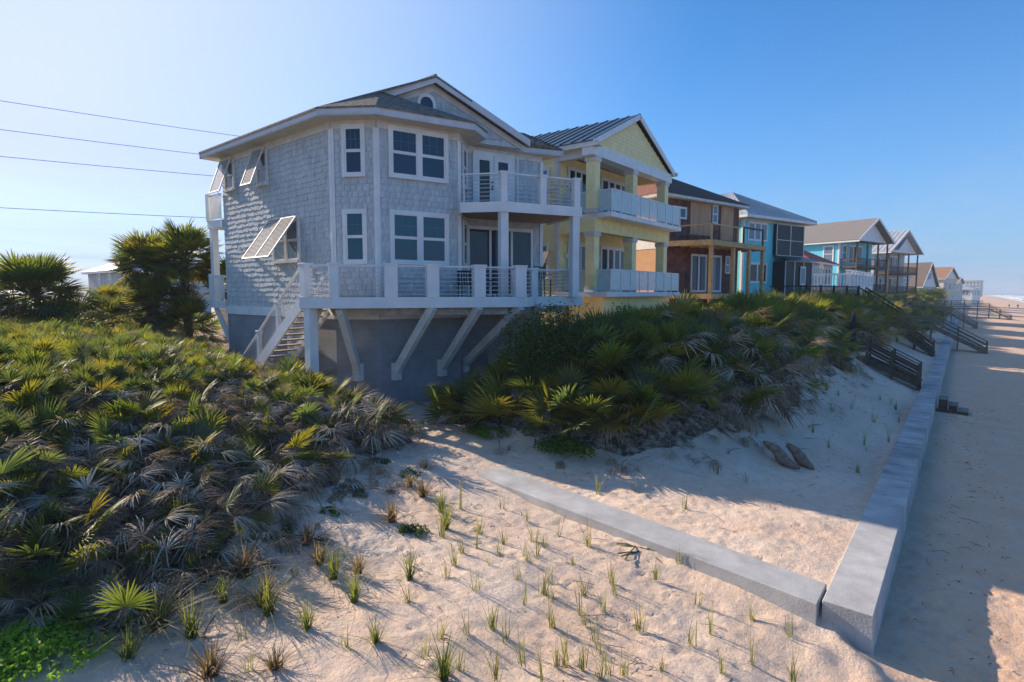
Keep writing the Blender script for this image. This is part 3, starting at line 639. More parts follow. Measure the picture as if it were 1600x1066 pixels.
# framing under the deck: sloping braces to the foundation, beams, corner post
def brace(top, foot, w=.2, h=.24):
    MB().beam(top, foot, w, h).build('brace', 'old_white', lowd)
    MB().box(foot[0]-.13, foot[0]+.13, foot[1]-.13, foot[1]+.13, foot[2]-.25, foot[2]+.3).build('brace_block', 'old_white', lowd)
zt_ = DZ-.28; zf = H(-2.5)
brace((1.35, -.8, zt_), f1(.70, .02, zf)); brace(tuple([*lerp(p1, p2, .485), zt_]), f2(.50, .02, zf)); brace(tuple([*lerp(p1, p2, .735), zt_]), f2(2.1, .02, zf))
brace(tuple([*lerp(p1, p2, .97), zt_]), f3(.55, .02, zf)); brace(tuple([4.2, 5.3, zt_]), fD(1.0, .02, zf)); brace((.5, -.9, zt_), fS(5.75, .02, H(-1.9)), .16, .2)
MB().box(.40, .68, -1.37, -1.09, -.5, DZ-.30).build('support_post', 'white_trim', lowd, bevel=.008)
for a, b_ in (((.1, -.3), (1.4, -.75)), ((1.45, .0), (4.1, 3.5)), ((2.6, 3.2), (3.9, 5.0)), ((1.5, 4.8), (4.6, 6.2))): MB().beam((*a, DZ-.42), (*b_, DZ-.42), .09, .22).build('under_beam', 'weathered_beam', lowd)
for k in np.linspace(.08, .95, 9):
    a = lerp(p1, p2, k); b_ = (a[0]-1.5+.3*k, a[1]+1.1-.3*k); MB().beam((*a, DZ-.2), (*b_, DZ-.2), .05, .22).build('joist', 'weathered_beam', lowd)
# stair down the south side
run, rise, nst = 3.9, 2.95, 15
sx, ya, yb_ = .38, -1.40, -.34
st = MB().beam((sx, ya, DZ-.12), (sx-run, ya+.1, DZ-rise-.12), .06, .34).build('staircase', 'white_trim', GH)
MB().beam((sx, yb_, DZ-.12), (sx-run, yb_+.1, DZ-rise-.12), .06, .34).build('stringer', 'white_trim', st)
for k in range(nst):
    u = (k+.6)/nst; x = sx-run*u; z = DZ-rise*(k+1)/(nst+.6)
    MB().box(x-.15, x+.13, ya+.04+.1*u, yb_-.04+.1*u, z-.045, z).build('tread', 'wood_tread', st)
for yy in (ya, yb_):
    MB().beam((sx-.06, yy, DZ+.86), (sx-run, yy+.1, DZ-rise+.86), .06, .05).build('hand_rail', 'white_trim', st)
    for k in range(6):
        o = .16+k*.115; MB().tube([(sx-.06, yy, DZ+o), (sx-run, yy+.1, DZ-rise+o)], .011, 5).build('bar', 'steel', st)
    for u in (.36, .68, .98): post(st, (sx-run*u, yy+.03+.1*u), DZ-rise*u-.1, 1.05, .12)
# upper deck
UZ = H(2.87); u0, u1, u2 = (2.62, 2.98), (3.85, 3.65), (5.10, 6.21)
upd = MB().prism([D, u0, u1, u2, (2.75, 7.6), F, E_], UZ-.05, UZ).build('upper_deck', 'grey_wood', GH)
MB().prism([D, u0, u1, u2, (2.75, 7.6), F, E_], UZ-.20, UZ-.17).build('deck_ceiling', 'wood_tread', upd)
fasciaring(upd, [D, u0, u1, u2, (2.75, 7.6)], UZ-.30, UZ+.02)
au = math.atan2(u2[1]-u1[1], u2[0]-u1[0]); q1 = (3.74, 3.72); q2 = lerp(q1, (4.96, 6.12), .52); q2_ = (4.96, 6.12)
for q in (q1, q2, q2_): post(upd, q, UZ, .98, .23, au)
railing(upd, (2.5, 3.1), q1, UZ); railing(upd, q1, q2, UZ); railing(upd, q2, q2_, UZ); railing(upd, q2_, (2.85, 7.5), UZ)
for q in ((3.72, 3.75), (4.93, 6.1)):
    k = MB(lambda x, y, z, q=q: (q[0]+x*math.cos(au)-y*math.sin(au), q[1]+x*math.sin(au)+y*math.cos(au), z)); k.box(-.13, .13, -.13, .13, DZ, UZ-.2); k.build('column', 'white_trim', upd, bevel=.006)
# balconies on the road side
for z, nm in ((H(2.9), 'rear_balcony'), (H(-.3), 'rear_balcony')):
    rb = MB().box(-8.95, -7.72, .25, 6.0, z-.3, z).build(nm, 'white_trim', GH)
    MB().box(-8.95, -8.9, .25, 6, z+.95, z+1.02).build('top_rail', 'white_trim', rb); MB().box(-8.95, -7.72, .25, .30, z+.95, z+1.02).build('top_rail', 'white_trim', rb)
    MB().box(-8.98, -8.74, .22, .46, z, z+1.08).build('deck_post', 'white_trim', rb)
    for k in range(9): MB().box(-8.62+k*.1, -8.59+k*.1, .26, .29, z+.05, z+.95).build('baluster', 'white_trim', rb)
MB().box(-8.9, -8.66, .3, .54, H(0.6), H(2.6)).build('column', 'white_trim', GH)
MB().box(-8.9, -8.66, .3, .54, H(-.3), H(.6)).build('column', 'white_trim', GH); MB().beam((-8.8, .4, H(-.6)), (-7.7, .4, H(-1.9)), .14, .16).build('brace', 'white_trim', GH)
# ---------------------------------------------------------------- deck furniture
def deck_chair(loc, rz, m, label, name='deck_chair', tall=.72):
    t_ = empty(name, loc, rz, label, 'chair')
    for x in (-.24, .24):
        MB().box(x-.02, x+.02, -.24, -.20, 0, tall).build('leg', m, t_); MB().beam((x, .2, 0), (x, .26, tall+.45), .04, .04).build('leg', m, t_); MB().box(x-.03, x+.03, -.26, .26, tall+.16, tall+.19).build('armrest', m, t_)
    for k in range(5): MB().box(-.25, .25, -.24+k*.095, -.17+k*.095, tall-.03, tall).build('seat_slat', m, t_)
    for k in range(5): MB().beam((-.2+k*.1, .22, tall), (-.2+k*.1, .30, tall+.5), .06, .02).build('back_slat', m, t_)
    MB().beam((-.26, .3, tall+.5), (.26, .3, tall+.5), .03, .06).build('back_rail', m, t_); MB().box(-.24, .24, -.23, -.2, .25, .28).build('foot_rest', m, t_)
    return t_
dz = OH.z+DZ*GS
def on_deck(x, y): return (OH.x+x*GS, OH.y+y*GS, dz)
deck_chair(on_deck(3.35, 6.5), rad(70), 'green_paint', 'tall dark green slatted chair at the far end of the lower deck')
deck_chair(on_deck(3.0, 3.9), rad(110), 'black_paint', 'black slatted chair behind the rail right of the white deck column', tall=.45)
deck_chair(on_deck(2.7, 3.1), rad(60), 'black_paint', 'black slatted chair before the sliding glass doors', tall=.45)
# ================================================================ NEIGHBOUR HOUSES (local +Y along the sea front, +X towards the sea)
def ribs(par, pts, n, m, w=.035, name='standing_seam'):    # seams from eave edge a-b to ridge edge d-c
    a, b_, c_, d_ = (Vector(p) for p in pts); k = MB()
    for i in range(n+1):
        u = i/n; k.beam(tuple(a.lerp(b_, u)+Vector((0, 0, .02))), tuple(d_.lerp(c_, u)+Vector((0, 0, .02))), w, .05)
    return k.build(name, m, par, kind='stuff')
# ---------------------------------------------------------------- yellow house
Y = empty('yellow_house', (-15.5, 23.3, 4.0), 0, 'yellow two storey house with square porch columns and glass balcony rails', 'house')
L = 8.2; Dp = 12
MB().prism([(-Dp, 0), (0, 0), (0, L), (-Dp, L)], -.5, H(6.55)).build('house_wall', 'yellow_stucco', Y)
yS, yE = wallmap((-Dp, 0), (0, 0)), wallmap((0, 0), (0, L))
siding(Y, yS, 0, Dp, H(-1.5), H(6.5), .17, 'yellow_siding')
for f, s in ((yS, Dp-.14), (yE, -.03)): MB(f).box(s, s+.17, .03, .06, H(-1.5), H(6.5)).build('corner_board', 'old_white', Y)
window(Y, yS, Dp-1.5, Dp-.55, H(4.1), H(5.9), 1, 2, .1, .03, gm='pale_glass'); window(Y, yS, Dp-1.5, Dp-.55, H(.7), H(2.3), 1, 2, .1, .03, gm='pale_glass')
w = MB(yS); w.hexa([yS(Dp-1.6, .05, H(2.0)), yS(Dp-.4, .05, H(2.0)), yS(Dp-.4, .95, H(.75)), yS(Dp-1.6, .95, H(.75)), yS(Dp-1.6, .05, H(2.06)), yS(Dp-.4, .05, H(2.06)), yS(Dp-.4, .98, H(.8)), yS(Dp-1.6, .98, H(.8))]); w.build('window_awning', 'grey_roof', Y)
for zf in (.05, 3.67):
    z0, z1 = H(zf)+.05, H(zf)+2.35
    window(Y, yE, .95, 2.6, z0, z1, 3, 1, .12, .03, gm='dark_glass', sill=False, name='sliding_door')
    window(Y, yE, 4.2, 6.95, z0, z1, 4, 1, .12, .03, gm='glass', sill=False, name='sliding_door')
    MB(yE).box(.62, .72, .04, .16, z0+1.6, z0+1.85).build('porch_lamp', 'white_trim', Y); MB(yE).box(3.75, 3.85, .04, .16, z0+1.6, z0+1.85).build('porch_lamp', 'white_trim', Y)
# slabs, beams and columns
def slabpart(x0, x1, y0, y1, z0, z1, m, name): return MB().box(x0, x1, y0, y1, z0, z1).build(name, m, Y)
slabpart(.02, 2.8, .15, 8.25, H(3.67)-.22, H(3.67), 'white_trim', 'balcony_slab'); slabpart(.02, 2.8, -.2, 8.25, H(.05)-.22, H(.05), 'white_trim', 'balcony_slab')
slabpart(1.55, 2.05, .0, 8.3, H(3.67)-.85, H(3.67)-.224, 'yellow_stucco', 'porch_beam'); slabpart(.03, 1.55, .02, .35, H(3.67)-.85, H(3.67)-.224, 'yellow_stucco', 'porch_beam')
slabpart(0.5, 2.3, .3, 8.0, -.5, H(.05)-.224, 'yellow_stucco', 'porch_base')
for yy in (.22, 4.05, 7.95):
    for z0, z1 in ((H(.05), H(3.67)-.855), (H(3.67), H(6.2))):
        c_ = slabpart(1.55, 2.02, yy-.23, yy+.23, z0, z1, 'yellow_siding', 'column')
        MB().box(1.50, 2.07, yy-.28, yy+.28, z1-.22, z1-.004).build('capital', 'old_white', c_); MB().box(1.51, 2.06, yy-.27, yy+.27, z0+.001, z0+.2).build('column_base', 'old_white', c_)
slabpart(1.52, 2.08, -.35, 8.5, H(6.2), H(6.68), 'white_trim', 'header_beam'); slabpart(.03, 1.52, -.05, .3, H(6.2), H(6.6), 'old_white', 'header_beam'); slabpart(.03, 1.52, 7.9, 8.25, H(6.2), H(6.6), 'yellow_stucco', 'header_beam')
slabpart(-.1, 1.5, -.3, 8.4, H(6.62), H(6.66), 'old_white', 'porch_ceiling')
# glass rails
for zf in (.05, 3.67):
    z = H(zf); rl = MB().box(2.70, 2.76, .3, 8.2, z+1.0, z+1.05).build('top_rail', 'white_trim', Y)
    n = 8; dy = 7.9/n
    for k in range(n):
        MB().box(2.72, 2.735, .3+k*dy+.03, .3+(k+1)*dy-.03, z+.08, z+.999).build('glass_panel', 'rail_glass', rl)
    for k in range(n+1): MB().box(2.70, 2.755, .3+k*dy-.022, .3+k*dy+.022, z, z+.9995).build('rail_stile', 'white_trim', rl)
    MB().box(2.03, 2.70, .3, .35, z+1.0, z+1.04).build('top_rail', 'white_trim', rl); MB().box(2.05, 2.69, .32, .335, z+.08, z+.999).build('glass_panel', 'rail_glass', rl)
    MB().box(.1, 1.5, .3, .34, z+1.0, z+1.04).build('top_rail', 'white_trim', rl); MB().box(.12, 1.5, .31, .325, z+.08, z+.999).build('glass_panel', 'rail_glass', rl)
# gable and metal roof
xg = 2.08
fg2 = wallmap((xg-.12, -.2), (xg-.12, 8.4)); gq = MB(); gq.hexa([fg2(0, 0, H(6.68)), fg2(8.6, 0, H(6.68)), fg2(8.6, -.2, H(6.68)), fg2(0, -.2, H(6.68)), fg2(4.29, 0, H(8.62)), fg2(4.31, 0, H(8.62)), fg2(4.31, -.2, H(8.62)), fg2(4.29, -.2, H(8.62))]); gq.build('gable_wall', 'yellow_stucco', Y)
siding(Y, fg2, .35, 8.25, H(6.7), H(8.5), .17, 'yellow_siding', top=4.3, name='gable_siding')
e = .42; ez, rz_ = H(6.82), H(8.95)
S0, S1, R_0, R_1, N0, N1 = (-Dp-.4, -e, ez), (xg+.1, -e, ez), (-Dp-.4, 4.1, rz_), (xg+.1, 4.1, rz_), (-Dp-.4, 8.2+e, ez), (xg+.1, 8.2+e, ez)
MB().slab([S0, S1, R_1, R_0], .06).build('metal_roof', 'blue_metal', Y); MB().slab([R_0, R_1, N1, N0], .06).build('metal_roof', 'blue_metal', Y)
ribs(Y, [S0, S1, R_1, R_0], 24, 'blue_metal'); ribs(Y, [N0, N1, R_1, R_0], 24, 'blue_metal')
for a, b_ in ((S1, R_1), (N1, R_1)):
    MB().beam((a[0]+.02, a[1], a[2]-.13), (b_[0]+.02, b_[1], b_[2]-.13), .05, .25).build('rake_board', 'white_trim', Y)
MB().box(-Dp-.3, xg+.3, -e+.01, -e+.05, ez-.26, ez-.065).build('fascia', 'old_white', Y); MB().box(-Dp-.3, xg+.3, -e+.05, 0, ez-.26, ez-.24).build('soffit', 'soffit', Y); MB().box(-Dp-.3, xg+.3, 8.2+e-.05, 8.2+e-.01, ez-.26, ez-.065).build('fascia', 'old_white', Y)
# white stair rail running down to the dune
st = MB().beam((2.6, 8.25, H(-.1)), (5.0, 8.9, H(-1.7)), .06, .08).build('stair_rail', 'white_trim', Y)
MB().beam((2.6, 8.25, H(-.8)), (5.0, 8.9, H(-2.4)), .06, .2).build('stringer', 'white_trim', st)
for k in range(12):
    u = k/11; MB().box(2.6+2.4*u-.015, 2.6+2.4*u+.015, 8.25+.65*u-.015, 8.25+.65*u+.015, H(-.8-1.6*u), H(-.1-1.6*u)).build('baluster', 'white_trim', st)
# ---------------------------------------------------------------- stripped brown house
Bh = empty('brown_house', (-16.1, 36.9, 4.0), -rad(14.5), 'brown house stripped to its sheathing with raw lumber decks and a red roof', 'house')
L, Dp = 9.0, 12; f = wallmap((0, 0), (0, L)); fs = wallmap((-Dp, 0), (0, 0))
MB().prism([(-Dp, 0), (0, 0), (0, L), (-Dp, L)], -.5, H(6.5)).build('house_wall', 'brown_sheath', Bh)
MB(fs).box(0, Dp-.2, .005, .06, -.5, H(3.0)).build('stucco_face', 'peach_stucco', Bh); MB(fs).box(0, Dp-.2, .005, .09, H(3.0), H(3.7)).build('band_board', 'white_trim', Bh); MB(fs).box(0, Dp-.2, .005, .06, H(3.7), H(6.5)).build('stucco_face', 'peach_stucco', Bh)
for k in range(7):
    for j in range(6): MB(f).box(.03+k*1.285, .03+(k+1)*1.285-.02, .004, .02+.006*((k*j) % 3), H(-1.2+j*1.28), H(-1.2+(j+1)*1.28)-.02).build('sheathing_board', 'brown_sheath', Bh)
MB(f).box(2.9, 4.1, .03, .05, H(4.1), H(6.35)).build('plywood_sheet', 'plywood', Bh); MB(f).box(4.12, 5.35, .03, .05, H(4.1), H(6.35)).build('plywood_sheet', 'plywood', Bh); MB(f).box(6.6, 8.2, .03, .05, H(3.9), H(6.45)).build('plywood_sheet', 'plywood', Bh)
window(Bh, f, .95, 2.35, H(5.15), H(5.8), 1, 1, .09, .03, gm='glass_teal'); window(Bh, f, 5.55, 6.1, H(5.1), H(6.3), 1, 2, .06, .03, gm='pale_glass'); window(Bh, f, 7.35, 7.85, H(1.5), H(2.7), 1, 2, .06, .03, gm='pale_glass')
window(Bh, f, 3.2, 4.85, H(.15), H(2.65), 2, 1, .1, .03, gm='glass', sill=False, name='sliding_door'); window(Bh, f, 5.7, 6.7, H(.15), H(2.65), 1, 1, .1, .03, gm='pale_glass', sill=False, name='sliding_door')
# hip roof
o = .55; ez = H(6.62); c4 = [(-Dp-o, -o), (o, -o), (o, L+o), (-Dp-o, L+o)]; r1, r0 = (-3.6, L/2, H(8.9)), (-Dp+3, L/2, H(8.9))
MB().slab([(c4[0][0], c4[0][1], ez), (c4[1][0], c4[1][1], ez), r1, r0], .08).build('tile_roof', 'clay_tile', Bh)
tl = MB()
for k in range(14):
    u0, u1 = k/14, (k+1)/14; P = lambda u, a, b_: tuple(Vector((*a, ez)).lerp(Vector(b_), u)+Vector((0, 0, .03)))
    tl.slab([P(u0, c4[0], r0), P(u0, c4[1], r1), tuple(Vector(P(u1, c4[1], r1))-Vector((0, 0, .025))), tuple(Vector(P(u1, c4[0], r0))-Vector((0, 0, .025)))], .03)
tl.build('tile_courses', 'clay_tile', Bh, kind='stuff')
MB().slab([(*c4[1], ez), (*c4[2], ez), r1], .08).build('shaded_roof', 'shaded_tile', Bh); MB().slab([(*c4[2], ez), (*c4[3], ez), r0, r1], .08).build('shaded_roof', 'shaded_tile', Bh)  # seaward and north slopes of the same roof, shade painted into their colour
for a, b_ in zip(c4, c4[1:]+c4[:1]):
    ff = wallmap(a, b_); MB(ff).box(0, ff.L, -.05, 0, ez-.27, ez-.02).build('fascia', 'old_white', Bh)
MB().prism(c4, ez-.26, ez-.24).build('soffit', 'soffit', Bh)
MB().beam((o, -o, ez+.03), r1, .12, .08).build('hip_cap', 'peach_stucco', Bh)
pl = [(0.03, .1), (2.8, 1.5), (2.0, 9.4), (.03, 9.4)]
for zf, nm in ((3.45, 'upper_deck'), (-.05, 'lower_deck')):
    z = H(zf); dk = MB().prism(pl, z-.05, z).build(nm, 'new_lumber', Bh)
    for a, b_ in zip(pl[:-1], pl[1:]):
        ff = wallmap(a, b_); MB(ff).box(0, ff.L, 0, .06, z-.34, z+.01).build('rim_board', 'new_lumber', dk)
    for k in range(8):
        yy = .8+k*1.05; MB().box(.1, 2.0, yy, yy+.06, z-.3, z-.052).build('joist', 'new_lumber', dk)
up = [q for q in Bh.children if q.name.startswith('upper_deck')][0]
for (x, y), z1 in (((2.62, 1.62), 3.1), ((2.35, 4.6), 3.1), ((2.1, 7.0), 3.1), ((1.9, 9.2), 3.1)): MB().box(x-.11, x+.11, y-.11, y+.11, -.5, H(z1)).build('deck_post', 'new_lumber', up)
for (x, y) in ((.2, .35), (2.62, 1.62), (2.3, 5.2)): MB().box(x-.05, x+.05, y-.05, y+.05, H(3.46), H(4.55)).build('rail_post', 'new_lumber', up)
MB().beam((2.62, 1.62, H(4.5)), (.2, .35, H(4.4)), .04, .09).build('rail_board', 'new_lumber', up); MB().beam((2.62, 1.62, H(4.5)), (2.3, 5.2, H(4.5)), .04, .09).build('rail_board', 'new_lumber', up)
MB().beam((2.1, 6.2, H(4.6)), (1.9, 9.2, H(4.6)), .07, .12).build('rail_board', 'dark_wood', up); MB().box(1.85, 1.95, 9.1, 9.2, H(3.46), H(4.54)).build('rail_post', 'dark_wood', up); MB().box(2.05, 2.15, 6.2, 6.3, H(3.46), H(4.54)).build('rail_post', 'dark_wood', up)
# ---------------------------------------------------------------- turquoise house
Te = empty('turquoise_house', (-15.0, 51.3, 4.0), -rad(17.7), 'turquoise two storey house with black screened porches and a pale metal hip roof', 'house')
L, Dp = 9.0, 12; f = wallmap((0, 0), (0, L)); fs = wallmap((-Dp, -.3), (0, -.3))
MB().prism([(-Dp, -.3), (0, -.3), (0, L), (-Dp, L)], -.5, H(6.55)).build('house_wall', 'teal_wall', Te)
for ff, s in ((f, -.33), (fs, Dp-.17)): MB(ff).box(s, s+.2, .004, .05, H(-1), H(6.2)).build('corner_board', 'white_trim', Te)
MB(f).box(-.3, L, .004, .06, H(6.15), H(6.55)).build('frieze_board', 'old_white', Te); MB(fs).box(0, Dp, .004, .06, H(6.15), H(6.55)).build('frieze_board', 'old_white', Te)
siding(Te, fs, 0, Dp-.2, H(-1), H(6.15), .2, 'teal_wall')
window(Te, f, .45, 3.1, H(4.6), H(6.0), 3, 1, .12, .01, gm='pale_glass'); window(Te, f, .6, 3.2, H(1.0), H(2.5), 2, 1, .14, .01, gm='dark_glass')
def screenbay(s0, s1, z0, z1, n, rows, t):
    sc_ = MB(f).box(s0, s1, .004, t, z0, z1).build('screen_porch', 'black_screen', Te)
    for k in range(n+1): MB(f).box(s0+(s1-s0)*k/n-.04, s0+(s1-s0)*k/n+.04, t+.001, t+.05, z0, z1).build('porch_frame', 'white_trim' if k < n and k else 'old_white', sc_)
    for k in range(rows+1): MB(f).box(s0+.04, s1-.04, t+.001, t+.045, z0+(z1-z0)*k/rows-.03, z0+(z1-z0)*k/rows+.03).build('porch_frame', 'old_white', sc_)
    return sc_
screenbay(4.15, 8.5, H(3.35), H(6.1), 2, 2, .35)
screenbay(4.25, 8.6, H(-.4), H(2.8), 3, 1, 1.2)
sr = MB(f); sr.hexa([f(4.1, .36, H(3.28)), f(8.9, .36, H(3.28)), f(8.9, 1.7, H(2.84)), f(4.1, 1.7, H(2.84)), f(4.1, .36, H(3.34)), f(8.9, .36, H(3.34)), f(8.9, 1.7, H(2.9)), f(4.1, 1.7, H(2.9))]); sr.build('porch_roof', 'blue_metal', Te)
window(Te, f, 6.6, 7.3, H(.8), H(2.3), 1, 1, .08, 1.27, gm='pale_glass')
o = .6; ez = H(6.62); c4 = [(-Dp-o, -o-.3), (o+.2, -o-.3), (o+.2, L+o+.3), (-Dp-o, L+o+.3)]; r1, r0 = (-4.4, 4.3, H(9.5)), (-8.5, 4.3, H(9.5))
for q, n in (([(*c4[0], ez), (*c4[1], ez), r1, r0], 22), ([(*c4[1], ez), (*c4[2], ez), r1, r1], 18), ([(*c4[2], ez), (*c4[3], ez), r0, r1], 22)):
    MB().slab(q if q[2] != q[3] else q[:3], .06).build('metal_roof', 'pale_metal', Te); ribs(Te, q, n, 'pale_metal', .03)
for a, b_ in zip(c4, c4[1:]+c4[:1]):
    ff = wallmap(a, b_); MB(ff).box(0, ff.L, -.05, 0, ez-.3, ez-.02).build('fascia', 'white_trim', Te)
MB().prism(c4, ez-.29, ez-.27).build('soffit', 'soffit', Te)
# black rail deck and stair before it
dk = MB().box(1.3, 4.6, 1.8, 10.5, H(-.65), H(-.45)).build('front_deck', 'dark_wood', Te)
MB().box(4.5, 4.6, 1.8, 10.5, H(.5), H(.6)).build('top_rail', 'black_paint', dk); MB().box(1.3, 4.5, 1.8, 1.88, H(.5), H(.6)).build('top_rail', 'black_paint', dk)
MB().box(4.48, 4.58, 1.8, 10.5, H(-2.2), H(-.66)).build('deck_skirt', 'dark_wood', dk)
for k in range(44): MB().box(4.53, 4.57, 1.85+k*.2, 1.89+k*.2, H(-.45), H(.5)).build('baluster', 'black_paint', dk)
for k in range(5): MB().box(4.47, 4.6, 1.8+k*2.13, 1.93+k*2.13, H(-2.2), H(.66)).build('rail_post', 'black_paint', dk)
for yy in (10.6, 11.8):
    MB().beam((4.5, yy, H(.5)), (7.6, yy, H(-1.5)), .07, .1).build('stair_rail', 'black_paint', dk); MB().beam((4.5, yy, H(-.6)), (7.6, yy, H(-2.6)), .07, .25).build('stringer', 'black_paint', dk)
    for k in range(9): u = k/8; MB().box(4.5+3.1*u-.025, 4.5+3.1*u+.025, yy-.025, yy+.025, H(-.6-2*u), H(.5-2*u)).build('baluster', 'black_paint', dk)
for k in range(9): u = (k+.5)/9; MB().box(4.5+3.1*u-.15, 4.5+3.1*u+.15, 10.62, 11.78, H(-.55-2*u)-.04, H(-.55-2*u)).build('tread', 'dark_wood', dk)
# ---------------------------------------------------------------- cream house with red roof and white terrace
Cr = empty('cream_house', (-14.2, 71.0, 4.0), -rad(2), 'low cream house with a bright red roof and a white balustraded terrace', 'house')
MB().prism([(-10, 0), (0, 0), (0, 14), (-10, 14)], -.5, H(3.6)).build('house_wall', 'cream_wall', Cr)
f = wallmap((0, 0), (0, 14)); fs = wallmap((-10, 0), (0, 0))
for k in range(7): window(Cr, f, .6+k*1.85, 1.5+k*1.85, H(1.1), H(3.0), 1, 2, .12, .005, gm='dark_glass')
for k in range(3): window(Cr, fs, 2+k*2.6, 3+k*2.6, H(1.2), H(2.9), 1, 2, .12, .005, gm='dark_glass')
MB().slab([(-10.5, -.6, H(3.7)), (.7, -.6, H(3.7)), (-4, 6.5, H(6.2)), (-6, 6.5, H(6.2))], .1).build('hip_roof', 'red_roof', Cr); MB().slab([(.7, -.6, H(3.7)), (.7, 14.5, H(3.7)), (-4, 8.5, H(6.2)), (-4, 6.5, H(6.2))], .1).build('hip_roof', 'red_roof', Cr)
MB().slab([(.7, 14.5, H(3.7)), (-10.5, 14.5, H(3.7)), (-6, 8.5, H(6.2)), (-4, 8.5, H(6.2))], .1).build('hip_roof', 'red_roof', Cr)
MB().box(.62, .72, -.6, 14.5, H(3.42), H(3.6)).build('gutter', 'white_trim', Cr)
tr = MB().box(.05, 4.4, 0, 15, H(.35), H(.75)).build('terrace', 'white_trim', Cr)
MB().box(.3, 4.1, .4, 14.6, -.5, H(.346)).build('terrace_base', 'cream_wall', Cr)
ft = wallmap((4.1, .4), (4.1, 14.6)); fts = wallmap((.3, .4), (4.1, .4))
for k in range(7): window(Cr, ft, .8+k*1.9, 1.7+k*1.9, H(-1.7), H(-.1), 1, 2, .1, .005, gm='dark_glass')
for k in range(8):
    yy = .15+k*2.08; MB().box(4.05, 4.45, yy-.22, yy+.22, H(.752), H(2.35)).build('pier', 'white_trim', tr); MB().box(4.0, 4.5, yy-.27, yy+.27, H(2.352), H(2.5)).build('pier_cap', 'white_trim', tr)
MB().box(4.15, 4.35, .2, 14.8, H(1.95), H(2.12)).build('top_rail', 'white_trim', tr); MB().box(.1, 4.1, .02, .2, H(1.95), H(2.12)).build('top_rail', 'white_trim', tr)
for k in range(48): MB().box(4.19, 4.31, .35+k*.3, .47+k*.3, H(.752), H(1.949)).build('baluster', 'white_trim', tr)
for k in range(12): MB().box(.3+k*.32, .42+k*.32, .05, .17, H(.752), H(1.949)).build('baluster', 'white_trim', tr)
# ---------------------------------------------------------------- generic gabled / hipped house for the far row
def row_house(name, loc, rot, L, Dp, eave, apex, wall, roof, label, kind='gable', base=-2.2, win=(), swin=(), balc=(), bm='dark_wood', trim='white_trim', gm='dark_glass', ov=.6, ridge_in=4):
    h = empty(name, (*loc, 4.0), -rad(rot), label, 'house'); f = wallmap((0, 0), (0, L)); fs = wallmap((-Dp, 0), (0, 0)); ez, az = H(eave), H(apex)
    MB().prism([(-Dp, 0), (0, 0), (0, L), (-Dp, L)], base, ez).build('house_wall', wall, h)
    for s0, s1, z0, z1, n in win: window(h, f, s0, s1, H(z0), H(z1), n, 1 if n > 1 else 2, .14, .01, gm=gm, fm=trim)
    for s0, s1, z0, z1, n in swin: window(h, fs, Dp-s1, Dp-s0, H(z0), H(z1), n, 2, .14, .01, gm='pale_glass', fm=trim)
    if kind == 'gable':
        xf = ov+(2.2 if balc else 0)
        S0, S1, N0, N1, a0, a1 = (-Dp-ov, -ov, ez), (xf, -ov, ez), (-Dp-ov, L+ov, ez), (xf, L+ov, ez), (-Dp-ov, L/2, az), (xf, L/2, az)
        MB().slab([S0, S1, a1, a0], .12).build('roof', roof, h); MB().slab([a0, a1, N1, N0], .12).build('roof', roof, h)
        w = MB(); w.hexa([(-.1, 0, ez), (-.1, L, ez), (-.3, L, ez), (-.3, 0, ez), (-.1, L/2-.01, az-.3), (-.1, L/2+.01, az-.3), (-.3, L/2+.01, az-.3), (-.3, L/2-.01, az-.3)]); 
        for v in range(len(w.v)): w.v[v] = (w.v[v][0]+(2.0 if balc else .1), w.v[v][1], w.v[v][2])
        w.build('gable_wall', trim, h)
        for p in (S1, N1): MB().beam((p[0]+.02, p[1], p[2]-.12), (a1[0]+.02, a1[1], a1[2]-.12), .06, .28).build('rake_board', trim, h)
        MB().box(-Dp-ov, xf, -ov-.02, -ov+.04, ez-.3, ez-.12).build('fascia', trim, h)
    else:
        c4 = [(-Dp-ov, -ov), (ov, -ov), (ov, L+ov), (-Dp-ov, L+ov)]; r1, r0 = (-ridge_in, L/2, az), (-Dp+ridge_in, L/2, az)
        for q in ([(*c4[0], ez), (*c4[1], ez), r1, r0], [(*c4[1], ez), (*c4[2], ez), r1], [(*c4[2], ez), (*c4[3], ez), r0, r1], [(*c4[3], ez), (*c4[0], ez), r0]): MB().slab(q, .12).build('roof', roof, h)
        for a, b_ in zip(c4, c4[1:]+c4[:1]):
            ff = wallmap(a, b_); MB(ff).box(0, ff.L, -.05, .01, ez-.32, ez-.05).build('fascia', trim, h)
    for zf, top in balc:
        z = H(zf); b_ = MB().box(.02, 2.3, .1, L-.1, z-.3, z).build('balcony', bm, h)
        MB().box(2.2, 2.3, .1, L-.1, z+.95, z+1.05).build('top_rail', bm, b_); MB().box(.02, 2.2, .1, .2, z+.95, z+1.05).build('top_rail', bm, b_); MB().box(2.2, 2.28, .1, L-.1, z+.1, z+.18).build('bottom_rail', bm, b_)
        for k in range(int(L/.28)): MB().box(2.22, 2.27, .2+k*.28, .25+k*.28, z, z+.95).build('baluster', bm, b_)
        for k in range(8): MB().box(.1+k*.28, .15+k*.28, .12, .17, z, z+.95).build('baluster', bm, b_)
        for yy in (.2, L/3, 2*L/3, L-.3): MB().box(2.1, 2.28, yy-.09, yy+.09, z, H(top)).build('column', bm, b_)
    return h
